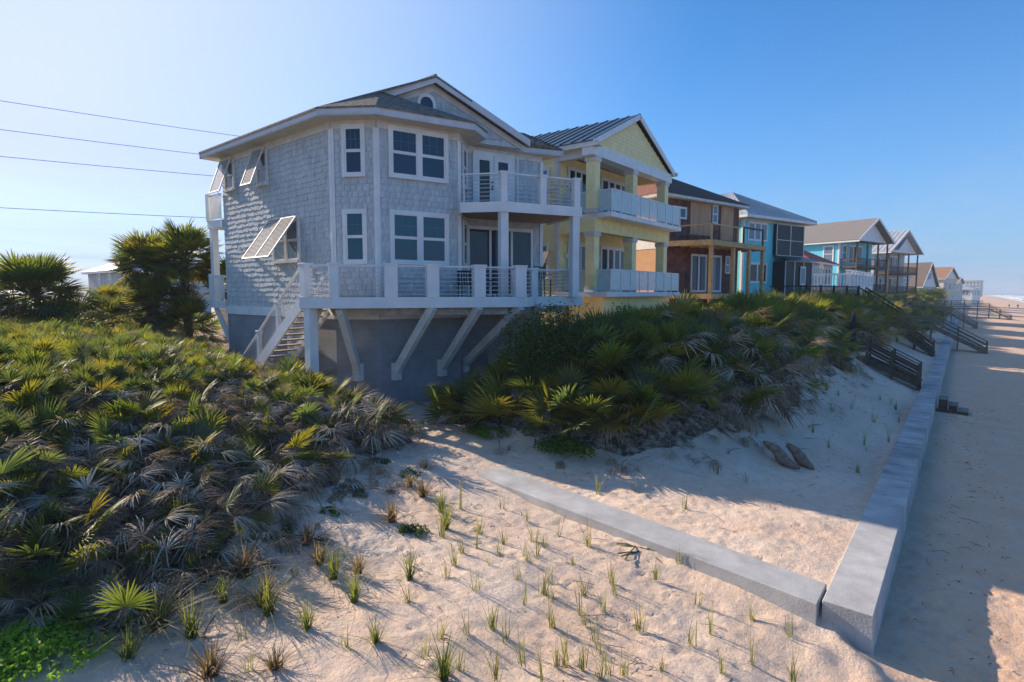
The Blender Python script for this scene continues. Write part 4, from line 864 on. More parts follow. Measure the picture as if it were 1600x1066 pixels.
hb = row_house('blue_house', (-14, 91.5), 17, 9.6, 18, 7.2, 10.4, 'sky_blue_wall', 'grey_roof', 'sky blue house with grey gable roof and white gable behind the white terrace', win=((.8, 1.8, 4.6, 6.6, 1), (2.6, 6.4, 4.3, 6.6, 3), (2.2, 6.6, .6, 2.8, 3)), swin=((.9, 2.1, 4.4, 6.5, 1), (7.6, 8.8, 4.4, 6.5, 1), (13, 14.2, 4.4, 6.5, 1)), balc=((3.7, 7.0), (.2, 3.4)))
for ff, s in ((wallmap((0, 0), (0, 9.6)), 0), (wallmap((-18, 0), (0, 0)), 17.8)): MB(ff).box(s, s+.2, .01, .06, H(-1), H(7)).build('corner_board', 'white_trim', hb)
deco = empty('pastel_house', (-13.2, 120, 4.0), -rad(17), 'pale house with striped metal roofs and two dark wooden balconies', 'house')
bpy.data.objects.remove(deco)
hp = row_house('pale_house', (-12.6, 117), 17, 12, 16, 7.0, 10.9, 'greywhite_wall', 'pale_metal', 'pale house with shiny seamed metal gables and dark wooden balconies', win=((1, 2, 4.3, 6.2, 1), (3.2, 4.4, 4.2, 6.4, 1), (6, 9, 4.2, 6.4, 3), (2, 3, .6, 2.6, 1), (6, 9.5, .4, 2.6, 3)), swin=((1.5, 2.4, 4.2, 6, 1), (5, 6, 4.2, 6, 1), (4, 4.8, .8, 2.4, 1)), balc=((3.5, 6.8), (.1, 3.2)))
MB().slab([(2.9, 2.2, H(7.4)), (-6, 2.2, H(7.4)), (-6, 5.2, H(9.6)), (2.9, 5.2, H(9.6))], .1).build('dormer_roof', 'pale_metal', hp); ribs(hp, [(-16.6, -.6, H(7.05)), (2.8, -.6, H(7.05)), (2.8, 6, H(10.95)), (-16.6, 6, H(10.95))], 26, 'white_trim', .1)
row_house('green_roof_house', (-11.5, 150), 12, 7, 12, 3.4, 5.6, 'greywhite_wall', 'green_roof', 'small pale house under a faded green hip roof', kind='hip', win=((1, 2.2, .8, 2.4, 1), (4, 5.4, .8, 2.4, 1)), swin=((2, 3, .8, 2.4, 1), (6, 7, .8, 2.4, 1)))
af = row_house('steep_roof_house', (-8.5, 172), 15, 10, 16, 1.6, 7.6, 'greywhite_wall', 'brown_roof', 'grey house under one steep brown gable roof beyond the pale house', win=((1.5, 3, -1, 1, 1), (6, 8, -1, 1, 2)), swin=((3, 4, -.8, .9, 1),))
window(af, wallmap((.12, 0), (.12, 10)), 4.2, 5.8, H(3.4), H(5.0), 2, 1, .15, .02, gm='glass')
row_house('dormer_house', (-5, 207), 15, 11, 14, 4.2, 7.6, 'cream_wall', 'orange_roof', 'cream house with a tan roof and dormers beside the steep brown roof', win=((1, 2.4, 1, 3, 1), (4, 6.4, 1, 3, 2), (8, 9.4, 1, 3, 1)), swin=((2, 3.4, 1, 3, 1), (6, 7.4, 1, 3, 1), (10, 11, 1, 3, 1)))
lw = row_house('low_white_house', (2.0, 272), 10, 15, 10, 1.6, 3.1, 'white_trim', 'pale_metal', 'long low white house with a pale shed roof near the distant beach', kind='hip', win=((1, 3, -.8, .9, 2), (5, 7, -.8, .9, 2), (9, 11, -.8, .9, 2), (12, 14, -.8, .9, 2)), swin=((1, 3, -.8, .9, 2), (5, 7, -.8, .9, 2)))
row_house('shingle_cottage', (-2.5, 238), 12, 8, 9, 3.2, 5.2, 'greywhite_wall', 'grey_roof', 'small grey cottage just left of the long low white house', win=((1, 2.4, .6, 2.2, 1), (5, 6.4, .6, 2.2, 1)), swin=((2, 3, .6, 2.2, 1), (5, 6, .6, 2.2, 1)))
hz_ = empty('hotel_block', (12, 800, 3.5), -rad(8), 'hazy grey block of flats on the far horizon', 'building')
MB().prism([(-16, 0), (0, 0), (0, 22), (-16, 22)], 0, 17).build('building_wall', 'greywhite_wall', hz_)
for r in range(5):
    for k in range(5): MB().box(-14.6+k*3, -12.9+k*3, -.12, .0, 1.6+r*3.1, 3.4+r*3.1).build('window', 'dark_glass', hz_)
    MB().box(.0, 1.2, .5, 21.5, 1+r*3.1, 1.25+r*3.1).build('balcony', 'white_trim', hz_)
MB().box(-16.4, .4, -.4, 22.4, 17, 17.5).build('roof', 'grey_roof', hz_)
# houses on the road side, seen at the left
lh = row_house('road_house', (-85, 27), 0, 13, 11, 2.9, 5.9, 'greywhite_wall', 'pale_metal', 'distant pale house with a grey metal roof between the palms', swin=((2, 3.2, 1, 2.6, 1), (6, 7.2, 1, 2.6, 1)), win=((2, 3.2, 1, 2.6, 1), (6, 7.2, 1, 2.6, 1)), kind='hip')
row_house('beige_house', (-46, 21.5), 20, 7, 8, 1.9, 3.6, 'cream_wall', 'grey_roof', 'cream house half hidden behind the grey house and the palms', win=((1, 2, -.6, 1, 1),), swin=((1, 2, -.6, 1, 1), (4, 5, -.6, 1, 1)), kind='hip', ridge_in=3)
# ---------------------------------------------------------------- overhead wires along the road
for k, (xa, za, yb, lab) in enumerate((((-58.3, 11.5), 22.0, 55, 'topmost of the four overhead wires crossing the sky'), ((-58.4, 11.4), 19.87, 53, 'second overhead wire from the top'), ((-58.5, 11.3), 17.87, 52.8, 'third overhead wire from the top'), ((-58.8, 11.1), 14.02, 51, 'lowest of the four overhead wires'))):
    d1 = Vector((-44.26*yb/45, 22.48*yb/45)) if k == 0 else (Vector((-46.4, 20.8))*(yb/45) if k in (1, 3) else Vector((-45.3, 21.65))*(yb/45))
    a = Vector(xa); dv = (d1-a).normalized(); pts = []
    for s in np.linspace(-34, 46, 15): q = a+dv*s; pts.append((q.x, q.y, za+.0006*(s-6)**2-.0))
    MB().tube(pts, .022, 5).build('power_line', 'wire_black', label=lab, cat='wire', group='overhead wires')
# ================================================================ VEGETATION
random.seed(23)
U = random.uniform
class LB:
    def __init__(s): s.v = []; s.f = []; s.c = []
    def add(s, pts, faces, cols):
        i = len(s.v); s.v += [tuple(p) for p in pts]; s.f += [tuple(i+k for k in q) for q in faces]; s.c += cols
    def mesh(s, name, m):
        me = bpy.data.meshes.new(name); me.from_pydata(s.v, [], s.f); me.materials.append(MATS[m])
        ca = me.color_attributes.new('tint', 'FLOAT_COLOR', 'POINT'); a = np.ones((len(s.v), 4), np.float32); a[:, :3] = np.array(s.c, np.float32); ca.data.foreach_set('color', a.ravel())
        return me
    def obj(s, name, m, parent=None):
        o = bpy.data.objects.new(name, s.mesh(name, m)); col.objects.link(o); o.parent = parent; return o
def mixv(a, b_, k): return tuple(p+(q-p)*k for p, q in zip(a, b_))
def shade(c, k): return tuple(max(0, q*k) for q in c)
GREENS = [(.100, .145, .030), (.140, .170, .032), (.080, .125, .052), (.175, .185, .030), (.105, .140, .070), (.200, .180, .040)]
DEADS = [(.330, .265, .195), (.430, .365, .285), (.190, .140, .098), (.500, .440, .365), (.290, .205, .130)]
def make_frond(kind, seed):
    r = random.Random(seed); lb = LB(); dead = kind == 'dead'
    pet = r.uniform(.42, .62) if not dead else r.uniform(.3, .5)
    L = r.uniform(.48, .60) if not dead else r.uniform(.42, .56); n = 28 if not dead else 24
    spread = rad(r.uniform(88, 118)) if not dead else rad(r.uniform(50, 95))
    base = GREENS[seed % len(GREENS)] if not dead else DEADS[seed % len(DEADS)]
    tipc = mixv(base, (.28, .22, .10), .35) if not dead else shade(base, 1.15)
    bend = r.uniform(.05, .18)
    hub = Vector((0, bend, pet))
    pc = mixv(base, (.12, .13, .03), .5) if not dead else shade(base, .7)
    w = .012
    pts = []
    for k in range(4):
        u = k/3; pts += [(-w, bend*u*u, pet*u), (w, bend*u*u, pet*u), (0, bend*u*u-.016, pet*u)]
    fs = []
    for k in range(3):
        for j in range(3): fs.append((k*3+j, k*3+(j+1) % 3, (k+1)*3+(j+1) % 3, (k+1)*3+j))
    lb.add(pts, fs, [pc]*12)
    tip0 = Vector((0, math.sin(bend*1.2), math.cos(bend*1.2))); side = Vector((1, 0, 0)); nor = side.cross(tip0)*-1
    cup = r.uniform(-.12, .25)
    for k in range(n):
        ph = -spread+2*spread*k/(n-1)+r.gauss(0, .03 if not dead else .13); ll = L*(1-.22*(abs(ph)/spread)**2)*r.uniform(.9, 1.06)
        if dead and r.random() < .12: continue
        d = tip0*math.cos(ph)+side*math.sin(ph); d = (d+nor*(cup*math.cos(ph)+r.gauss(0, .05 if not dead else .2))).normalized()
        pp = (tip0*-math.sin(ph)+side*math.cos(ph)).normalized(); wd = ll*(.036 if not dead else .022)
        dr = (r.uniform(.04, .16) if not dead else r.uniform(.35, .95))*ll
        def P(t, s): return hub+d*(ll*t*(1-.25*(dr/ll)*t*t))+Vector((0, 1, 0))*(dr*t*t*t if not dead else dr*t*t)+pp*s
        fold = nor*wd*.45
        v = [hub, P(.38, -wd), P(.38, wd), P(.72, -wd*.75), P(.72, wd*.75), P(1.0, 0)]
        v[1] = v[1]+fold; v[2] = v[2]+fold; v[3] = v[3]+fold*.7; v[4] = v[4]+fold*.7
        m1 = P(.38, 0); m2 = P(.72, 0)
        b0 = shade(base, r.uniform(.82, 1.18))
        lb.add([v[0], v[1], m1, v[2], v[3], m2, v[4], v[5]], [(0, 1, 2), (0, 2, 3), (1, 4, 5, 2), (2, 5, 6, 3), (4, 7, 5), (5, 7, 6)], [shade(b0, .9), b0, b0, b0, b0, b0, b0, mixv(b0, tipc, .7)])
    return lb.mesh('frond', 'palm_leaf' if not dead else 'dry_leaf')
FG = [make_frond('live', k) for k in range(12)]; FD = [make_frond('dead', k+100) for k in range(15)]
def frond_matrix(az, tilt, roll, sc, base=(0, 0, 0)):
    return Matrix.Translation(base) @ Matrix.Rotation(az, 4, 'Z') @ Matrix.Rotation(-tilt, 4, 'X') @ Matrix.Rotation(roll, 4, 'Z') @ Matrix.Scale(sc, 4)
def plant_fronds(r, n, dead, size, lean=(0, 0)):
    out = []
    for k in range(n):
        u = (k+r.random())/n; isd = r.random() < dead
        az = k*2.399+r.gauss(0, .35); tilt = rad(5+58*u)+r.gauss(0, .14) if not isd else rad(r.uniform(35, 138))
        base = (r.gauss(0, .10)*size+lean[0]*u*.4, r.gauss(0, .10)*size+lean[1]*u*.4, (r.uniform(.0, .22) if not isd else r.uniform(.15, .62))*size)
        out.append((r.choice(FD) if isd else r.choice(FG), frond_matrix(az, tilt, r.gauss(0, .3), size*r.uniform(.82, 1.15)*(1.0 if not isd else 1.02), base)))
    return out
def palmetto(x, y, size, dead, n, label, group, seed, as_parts=True, dz=0, rz=0, lean=(0, 0)):
    r = random.Random(seed); z = ground(x, y)-.03+dz
    fr = plant_fronds(r, n, dead, size, lean)
    if as_parts:
        e = empty('saw_palmetto', (x, y, z), 0, label, 'palmetto', group)
        for me, M in fr:
            o = bpy.data.objects.new('frond', me); col.objects.link(o); o.parent = e; o.matrix_local = M
        return e
    return (Vector((x, y, z)), fr)
_cache = {}
def mesh_arrays(me):
    if me.name not in _cache:
        n = len(me.vertices); v = np.empty(n*3, np.float32); me.vertices.foreach_get('co', v); c = np.empty(n*4, np.float32); me.color_attributes['tint'].data.foreach_get('color', c)
        _cache[me.name] = (v.reshape(-1, 3), c.reshape(-1, 4)[:, :3], [tuple(p.vertices) for p in me.polygons])
    return _cache[me.name]
def merge_fronds(name, items, mname, parent=None):
    V_, C_, F_ = [], [], []; off = 0
    for loc, me, M in items:
        v, c, f = mesh_arrays(me); R3 = np.array(M.to_3x3()); t3 = np.array(M.translation+loc)
        V_.append(v@R3.T+t3); C_.append(c*random.uniform(.75, 1.25)); F_ += [tuple(i+off for i in q) for q in f]; off += len(v)
    if not V_: return None
    me = bpy.data.meshes.new(name); me.from_pydata(np.concatenate(V_).tolist(), [], F_); me.materials.append(MATS[mname])
    ca = me.color_attributes.new('tint', 'FLOAT_COLOR', 'POINT'); a = np.ones((off, 4), np.float32); a[:, :3] = np.concatenate(C_); ca.data.foreach_set('color', a.ravel())
    o = bpy.data.objects.new(name, me); col.objects.link(o); o.parent = parent; return o
def dist_edge(poly, x, y, closed=True):
    m_ = 1e9
    for (x1, y1), (x2, y2) in zip(poly[:-1], poly[1:]):
        dx, dy = x2-x1, y2-y1; t_ = max(0, min(1, ((x-x1)*dx+(y-y1)*dy)/(dx*dx+dy*dy))); m_ = min(m_, math.hypot(x-x1-dx*t_, y-y1-dy*t_))
    return m_
def clear(x, y): return (31.6 < y < 34.4 and x > -5.6) or (47.8 < y < 51.2 and x > -5.8) or (60.6 < y < 63.6 and x > -6.6) or (70 < y < 73 and x > -9)
def seen(x, y, z, mgx=90):
    px_, py_, zc = project(x, y, z); return zc > 1 and -mgx < px_ < 1600+mgx and py_ < 1260+mgx*.6
cands = []
def scatter(poly, sp, fn):
    xs = [p[0] for p in poly]; ys = [p[1] for p in poly]; y = min(ys); row = 0
    while y < max(ys):
        x = min(xs)+(sp/2 if row % 2 else 0)
        while x < max(xs):
            px_, py_ = x+U(-.32, .32)*sp, y+U(-.32, .32)*sp
            if inside(poly, px_, py_) and not clear(px_, py_) and seen(px_, py_, ground(px_, py_)+.6, 900): fn(px_, py_)
            x += sp
        y += sp*.9; row += 1
CREEP = (-8.35, 1.55)
FRONT_L = MASS_L[:8]; FRONT_C = MASS_C[1:14]
def left_fn(x, y):
    if math.hypot(x-CREEP[0], y-CREEP[1]) < 1.15 or math.hypot(x-CREEP[0]-.2, y-CREEP[1]+.9) < 1.0: return
    d = dist_edge(FRONT_L, x, y); dist = math.hypot(x, y)
    if d < 1.2: dead, size, lab, grp = .94, U(.75, .95), 'dry grey saw palmetto at the foot of the left thicket', 'dry palmettos fronting the left thicket'
    elif d < 4.0: dead, size, lab, grp = .80, U(.7, .92), 'half dried saw palmetto on the slope of the left thicket', 'half dried palmettos on the left slope'
    else: dead, size, lab, grp = (.5 if d < 5.5 else .2), U(.62, .84), 'green and yellow saw palmetto on top of the left dune', 'sunlit palmettos on top of the left dune'
    if d >= 4.0:
        q = project(x, y, ground(x, y)+.6)[0]; k = 0 if q < 170 else (1 if q < 340 else 2)
        lab += (' at the left edge', ' below the palm group', ' leading to the deck stair')[k]; grp += (' at left', ' below the palms', ' near the stair')[k]
    if y > 6.8 and x > -16 and y < 9.0: size *= .95
    if y > 9.0 and x > -16.5: size *= 1.25
    cands.append((dist, x, y, size, dead, 15 if d < 4 else 13, lab, grp, (.5, -.2) if d < 2.5 else (0, 0)))
def cen_fn(x, y):
    d = dist_edge(FRONT_C, x, y); dist = math.hypot(x, y)
    if y < 15.2 and x < -5.6: dead, size, lab, grp = (.28 if d < 1.2 else .12), U(1.15, 1.4), 'broad green saw palmetto facing the path and return wall', 'green palmettos facing the return wall'
    elif d < 1.7: dead, size, lab, grp = .82, U(1.1, 1.35), 'dry brown saw palmetto at the seaward edge of the middle thicket', 'dry palmettos at the seaward edge'
    else: dead, size, lab, grp = .46, U(1.15, 1.4), 'dusky blue green saw palmetto inside the middle thicket', 'palmettos inside the middle thicket'
    cands.append((dist, x, y, size, dead, 15, lab, grp, (.3, -.3) if d < 1.5 else (0, 0)))
scatter(MASS_L, .70, left_fn); scatter(MASS_C, .95, cen_fn)
cands.sort(key=lambda c_: (not seen(c_[1], c_[2], ground(c_[1], c_[2])+.6), c_[0]))
far = []
for k, (dist, x, y, size, dead, n, lab, grp, lean) in enumerate(cands):
    if k < 298: palmetto(x, y, size, dead, n, lab, grp, k, True, 0, 0, lean)
    else: far.append(palmetto(x, y, size*1.05, dead, 12, lab, grp, k, False))
print('palmettos', len(cands))
# dune scrub carrying on along the row of houses
for y in np.arange(48, 150, 1.25):
    for x in np.arange(-11.5, -2.9, 1.2):
        X_, Y_ = x+U(-.5, .5), y+U(-.5, .5)
        if random.random() < .8 and not clear(X_, Y_): far.append(palmetto(X_, Y_, U(1.0, 1.5), .4, 8, '', '', int(X_*1000+Y_), False))
for y in np.arange(150, 420, 4.0):
    for x in np.arange(-12, -3, 3.0):
        far.append(palmetto(x+U(-1, 1)+float(coast(np.array(float(y)))), y+U(-1, 1), U(2.0, 3.0), .35, 7, '', '', int(x*100+y), False))
for k in range(150):
    x, y = U(-75, -30), U(-12, 16); 
    if seen(x, y, 6): far.append(palmetto(x, y, U(1.1, 1.8), .12, 8, '', '', k+9000, False))
fo = merge_fronds('distant_palmetto_scrub', [(loc, me, M) for loc, fr in far for me, M in fr], 'soft_leaf')
tag(fo, 'dense palmetto scrub carrying on far along the dune and houses', 'scrub', kind='stuff')
# ---------------------------------------------------------------- cabbage palms
def palm_tree(x, y, htrunk, n, sc, label, lean=(0, 0), skirt=14, seed=0):
    r = random.Random(seed); z = ground(x, y)-.1; e = empty('cabbage_palm', (x, y, z), 0, label, 'palm tree', 'palms by the road')
    top = Vector((lean[0], lean[1], htrunk)); MB().tube([(0, 0, 0), (lean[0]*.3, lean[1]*.3, htrunk*.5), tuple(top)], [.20, .16, .17], 9).build('trunk', 'bark', e, smooth=True)
    for k in range(n):
        u = (k+.5)/n; o = bpy.data.objects.new('frond', r.choice(FG)); col.objects.link(o); o.parent = e
        o.matrix_local = frond_matrix(k*2.399+r.gauss(0, .2), rad(4+112*u)+r.gauss(0, .1), r.gauss(0, .3), sc*r.uniform(.85, 1.1), tuple(top+Vector((r.gauss(0, .05), r.gauss(0, .05), -.25*u))))
    for k in range(skirt):
        o = bpy.data.objects.new('frond', r.choice(FD)); col.objects.link(o); o.parent = e
        o.matrix_local = frond_matrix(r.uniform(0, 6.28), rad(r.uniform(120, 172)), r.gauss(0, .3), sc*r.uniform(.7, 1.0), tuple(top+Vector((0, 0, -.35-r.random()*.9))))
palm_tree(-29.7, 12.3, 4.3, 90, 1.7, 'tallest cabbage palm with rounded crown beside the grey house', seed=1, skirt=30)
palm_tree(-31.2, 11.2, 3.8, 84, 1.65, 'cabbage palm with shaggy skirt left of the tallest palm', seed=2, skirt=40)
palm_tree(-30.0, 11.0, 2.0, 60, 1.5, 'short bushy cabbage palm in front of the tallest palm', seed=3, skirt=44)
palm_tree(-28.6, 14.0, 3.3, 50, 1.3, 'cabbage palm seen behind the rear balcony columns', seed=4)
palm_tree(-34.0, 7.5, 2.1, 90, 2.0, 'broad low cabbage palm standing alone at the far left', seed=5, skirt=30)
palm_tree(-36.5, 5.6, 1.5, 50, 1.7, 'small cabbage palm cut by the left edge of the photograph', seed=6, skirt=12)
palm_tree(-36.5, 11.2, 1.6, 40, 1.3, 'small cabbage palm between the lone palm and the palm group', seed=7, skirt=10)
palm_tree(-28.6, 11.9, 1.3, 40, 1.4, 'dark stubby palm at the foot of the palm group', seed=8, skirt=40)
palm_tree(-31.8, 9.9, 1.2, 36, 1.35, 'low tousled palm at the left foot of the palm group', seed=9, skirt=30)
# ---------------------------------------------------------------- leafy shrubs
def leaf_cloud(lb, r, c, rx, ry, rz, n, size, cols, up=.3):
    for k in range(n):
        while True:
            p = Vector((r.uniform(-1, 1), r.uniform(-1, 1), r.uniform(-1, 1)))
            if .25 < p.length < 1: break
        p = p.normalized()*(.55+.45*r.random()**.6)
        q = Vector((c[0]+p.x*rx, c[1]+p.y*ry, c[2]+p.z*rz)); nn = (p+Vector((r.gauss(0, .5), r.gauss(0, .5), up+r.gauss(0, .5)))).normalized()
        a = nn.cross(Vector((r.gauss(0, 1), r.gauss(0, 1), r.gauss(0, 1)))).normalized(); b_ = nn.cross(a); s = size*r.uniform(.7, 1.3); cc = shade(r.choice(cols), r.uniform(.8, 1.2))
        lb.add([q-a*s, q-b_*s*.45, q+a*s, q+b_*s*.45], [(0, 1, 2, 3)], [cc]*4)
def shrub(name, x, y, rx, ry, h, nc, nl, size, cols, label, cat='shrub', seed=0, group=None, low=False):
    r = random.Random(seed); z = ground(x, y)-.05; e = empty(name, (x, y, z), 0, label, cat, group); lb = LB(); st_ = MB()
    for k in range(nc):
        a = r.uniform(0, 6.283); q = math.sqrt(r.random())*.8; cx_, cy_ = q*rx*math.cos(a), q*ry*math.sin(a); top = h*(1-.55*q*q)*r.uniform(.75, 1.0)
        s = r.uniform(.28, .42); cr = (rx*s, ry*s, max(.1, h*s*.8))
        leaf_cloud(lb, r, (cx_, cy_, max(cr[2]*.6, top-cr[2])), *cr, nl//nc, size, cols)
        if not low: st_.tube([(cx_*.2, cy_*.2, 0), (cx_*.7, cy_*.7, top*.5), (cx_, cy_, top-.15)], [.025, .018, .008], 4)
        else: st_.tube([(cx_*.6, cy_*.6, 0), (cx_, cy_, top*.5), (cx_*1.1, cy_*1.1, top*.7)], [.008, .006, .004], 4)
    lb.obj('foliage', 'soft_leaf', e); st_.build('stem', 'bark', e, kind='stuff')
    return e
DK = [(.040, .095, .022), (.050, .115, .026), (.065, .130, .030)]; BR = [(.10, .18, .025), (.13, .21, .03), (.08, .15, .02)]; YG = [(.17, .17, .035), (.13, .15, .03), (.24, .22, .08)]
BR2 = [(.16, .30, .035), (.20, .33, .045), (.12, .24, .03)]
shrub('round_shrub', -9.5, 14.3, 2.0, 1.7, 2.75, 40, 12000, .045, DK, 'dense dark green rounded shrub in front of the lower deck corner', seed=1)
shrub('round_shrub', -8.3, 16.6, 1.3, 1.3, 1.8, 20, 4200, .05, DK, 'dark green shrub behind the palmettos right of the rounded shrub', seed=2)
shrub('bright_shrub', -10.9, 13.2, .55, .5, 1.75, 8, 1300, .05, BR, 'small bright green sprig shrub left of the dark rounded shrub', seed=3)
shrub('yellow_shrub', -28.2, 8.2, 1.8, 1.4, 1.7, 16, 3600, .07, YG, 'pale yellow flowering bush below the palm group', seed=4)
shrub('yellow_shrub', -33.0, 9.0, 2.0, 1.6, 1.2, 14, 2600, .08, YG, 'pale yellow bush between the palms', seed=14)
shrub('dune_creeper', CREEP[0], CREEP[1], 1.0, .85, .42, 26, 5200, .034, BR2, 'bright green leafy ground plant in the lower left corner', 'ground plant', seed=5, low=True)
shrub('dune_creeper', CREEP[0]+.2, CREEP[1]-.95, .9, .7, .36, 20, 3200, .034, BR2, 'bright green ground plant cut by the bottom left edge', 'ground plant', seed=15, low=True)
shrub('dune_creeper', -10.2, 11.85, .75, .45, .32, 14, 1900, .035, BR, 'green creeping plant at the path end of the return wall', 'ground plant', seed=6, low=True)
shrub('dune_creeper', -7.9, 12.05, 1.0, .5, .45, 18, 2600, .038, DK+BR[:1], 'dark green creeping mat under the palmettos behind the return wall', 'ground plant', seed=7, low=True)
shrub('dune_creeper', -12.7, 10.9, .8, .6, .40, 14, 1900, .035, YG+DK, 'olive creeping plant at the right end of the left thicket', 'ground plant', seed=8, low=True)
shrub('grey_brush', -14.2, 9.9, .7, .6, 1.25, 12, 1500, .03, [(.20, .16, .12), (.14, .11, .08), (.10, .11, .04)], 'grey brown twiggy brush below the deck brace', seed=9)
shrub('grey_brush', -13.0, 10.0, .6, .5, .95, 10, 1000, .03, [(.20, .16, .12), (.14, .11, .08), (.12, .12, .05)], 'grey twiggy brush at the right tip of the left thicket', seed=10)
def on_ground(px_, py_):
    d = direction(px_, py_); k = (3.1-CAM_Z)/d.z
    for _ in range(12):
        p = d*k; k = (ground(p.x, p.y)-CAM_Z)/d.z
    return d.x*k, d.y*k
for k, (px_, py_, s, lab) in enumerate(((735, 578, .3, 'dark creeping weed on the shaded sand between thicket and path'), (0, 0, 0, ''))):
    if not s: continue
for k, (px_, py_, rx, lab) in enumerate(((590, 722, .30, 'dark green weed patch nearest the left thicket tip'), (640, 742, .36, 'dark weed patch beside the path above the dead clumps'), (655, 662, .22, 'small green weed patch at the foot of the olive creeper'), (515, 803, .26, 'small dark weed on shaded sand below the left thicket'), (645, 830, .34, 'green leaning weed patch left of the planted grass'), (430, 840, .40, 'deep green weed patch below the dry palmettos'), (550, 770, .5, 'broad dark weed mat on the shaded sand'))):
    x, y = on_ground(px_, py_); shrub('dune_weed', x, y, rx, rx*.8, .2, 8, 520, .03, DK, lab, 'weed', seed=30+k, low=True)
# ---------------------------------------------------------------- grasses
def make_tuft(seed, n, h, spread, cols, tipc, wd=.006, kink=.5):
    r = random.Random(seed); lb = LB()
    for k in range(n):
        a = r.uniform(0, 6.283); lean = abs(r.gauss(0, spread)); hh = h*r.uniform(.55, 1.1); bx, by = r.gauss(0, .025), r.gauss(0, .025); c0 = r.choice(cols); pv = []
        pa = a+1.57+r.gauss(0, .3)
        for j in range(5):
            t_ = j/4; rr_ = hh*(lean*t_+kink*lean*t_*t_*t_); zz = hh*t_*(1-.30*lean*t_*t_); w_ = wd*(1-.9*t_*t_)
            c_ = (bx+rr_*math.cos(a), by+rr_*math.sin(a), zz); pv.append((c_[0]-w_*math.cos(pa), c_[1]-w_*math.sin(pa), zz)); pv.append((c_[0]+w_*math.cos(pa), c_[1]+w_*math.sin(pa), zz))
        lb.add(pv, [(2*j, 2*j+1, 2*j+3, 2*j+2) for j in range(4)], [mixv(c0, tipc, (j//2)/4*.8) for j in range(10)])
    return lb.mesh('grass_blades', 'grass_leaf')
GC = [(.10, .15, .035), (.13, .17, .04), (.08, .13, .04), (.20, .19, .06)]; TC = (.34, .30, .14)
TUFT = [make_tuft(k, (9, 12, 15, 18, 22, 8, 13)[k], U(.30, .56), (.22, .3, .26, .36, .3, .2, .4)[k], GC, TC, .0055) for k in range(7)]; BIGT = [make_tuft(k+10, 70, U(.5, .62), .42, GC[:3], (.22, .24, .08), .0065, .9) for k in range(3)]
DRYT = [make_tuft(k+20, 90, U(.26, .36), .75, [(.085, .055, .042), (.13, .09, .07), (.20, .16, .12)], (.26, .21, .16), .007, .6) for k in range(4)]
def put(name, me_list, part, x, y, sc, label, cat, group):
    e = bpy.data.objects.new(name, random.choice(me_list)); e.location = (x, y, ground(x, y)-.015); e.rotation_euler = (U(-.08, .08), U(-.08, .08), U(0, 6.28)); e.scale = (sc,)*3; col.objects.link(e)
    return tag(e, label, cat, group)
c8 = [(625, 205), (797, 240), (912, 118), (1040, 180), (1190, 248), (1340, 305), (925, 300), (895, 358), (712, 340), (672, 400), (1125, 322), (1265, 400), (840, 405), (1032, 400), (630, 462), (988, 478), (1150, 480), (1458, 492), (780, 540), (1320, 548), (1415, 612), (1025, 588), (1160, 575), (1160, 700), (1322, 690), (865, 715), (735, 752), (520, 858), (1010, 890), (1225, 890), (1395, 830), (1110, 970), (1520, 950), (130, 830), (440, 590), (1590, 710), (1400, 960), (1085, 370), (1070, 290), (610, 250), (705, 110), (1310, 905), (880, 960), (700, 920)]
px_list = [(500+a*.3125, 760+b_*.3125) for a, b_ in c8]+[(1025, 905), (1090, 945), (1175, 970), (1232, 1000), (1000, 985), (1080, 1010), (1035, 1050), (1175, 1040), (1240, 1062), (960, 930), (930, 1000), (1110, 990), (905, 960), (745, 860), (820, 870), (1060, 880), (850, 930), (870, 1040), (950, 1055), (790, 1000), (690, 1000), (700, 1055), (1130, 1055)]
for px_, py_ in px_list:
    x, y = on_ground(px_, py_); put('sea_oats', TUFT, '', x, y, U(.8, 1.15)*(1.15 if py_ < 860 else 1), 'thin young beach grass tuft planted in the foreground sand', 'sea oats', 'planted grass in the foreground sand')
for px_, py_ in ((640, 905), (553, 940), (588, 1010), (692, 1062), (697, 825), (690, 800)):
    x, y = on_ground(px_, py_); put('sea_oats', BIGT, '', x, y, U(.8, 1.0), 'thick bright green beach grass clump left of the planted rows', 'sea oats', 'thick green grass clumps')
for px_, py_ in ((300, 1000), (200, 1035), (480, 985), (430, 850), (330, 880), (380, 1000), (520, 905), (460, 900), (250, 985), (420, 960), (300, 900), (390, 1050), (540, 870), (640, 880), (350, 940)):
    x, y = on_ground(px_, py_); put('sea_oats', BIGT+TUFT[:1], '', x, y, U(.75, 1.1), 'arching green beach grass at the foot of the left thicket', 'sea oats', 'grass at the foot of the left thicket')
for px_, py_ in ((1330, 640), (1300, 652), (1388, 690), (1350, 695), (1405, 660), (1392, 632), (1340, 738), (1120, 740), (1165, 752), (935, 772), (1270, 680), (1365, 660), (1310, 620), (1375, 625), (1295, 700), (1070, 795), (990, 770), (1400, 640), (1290, 640)):
    x, y = on_ground(px_, py_); put('sea_oats', TUFT, '', x, y, U(.8, 1.1), 'sparse grass tuft on the shaded sand inside the seawall', 'sea oats', 'grass on the sand inside the seawall')
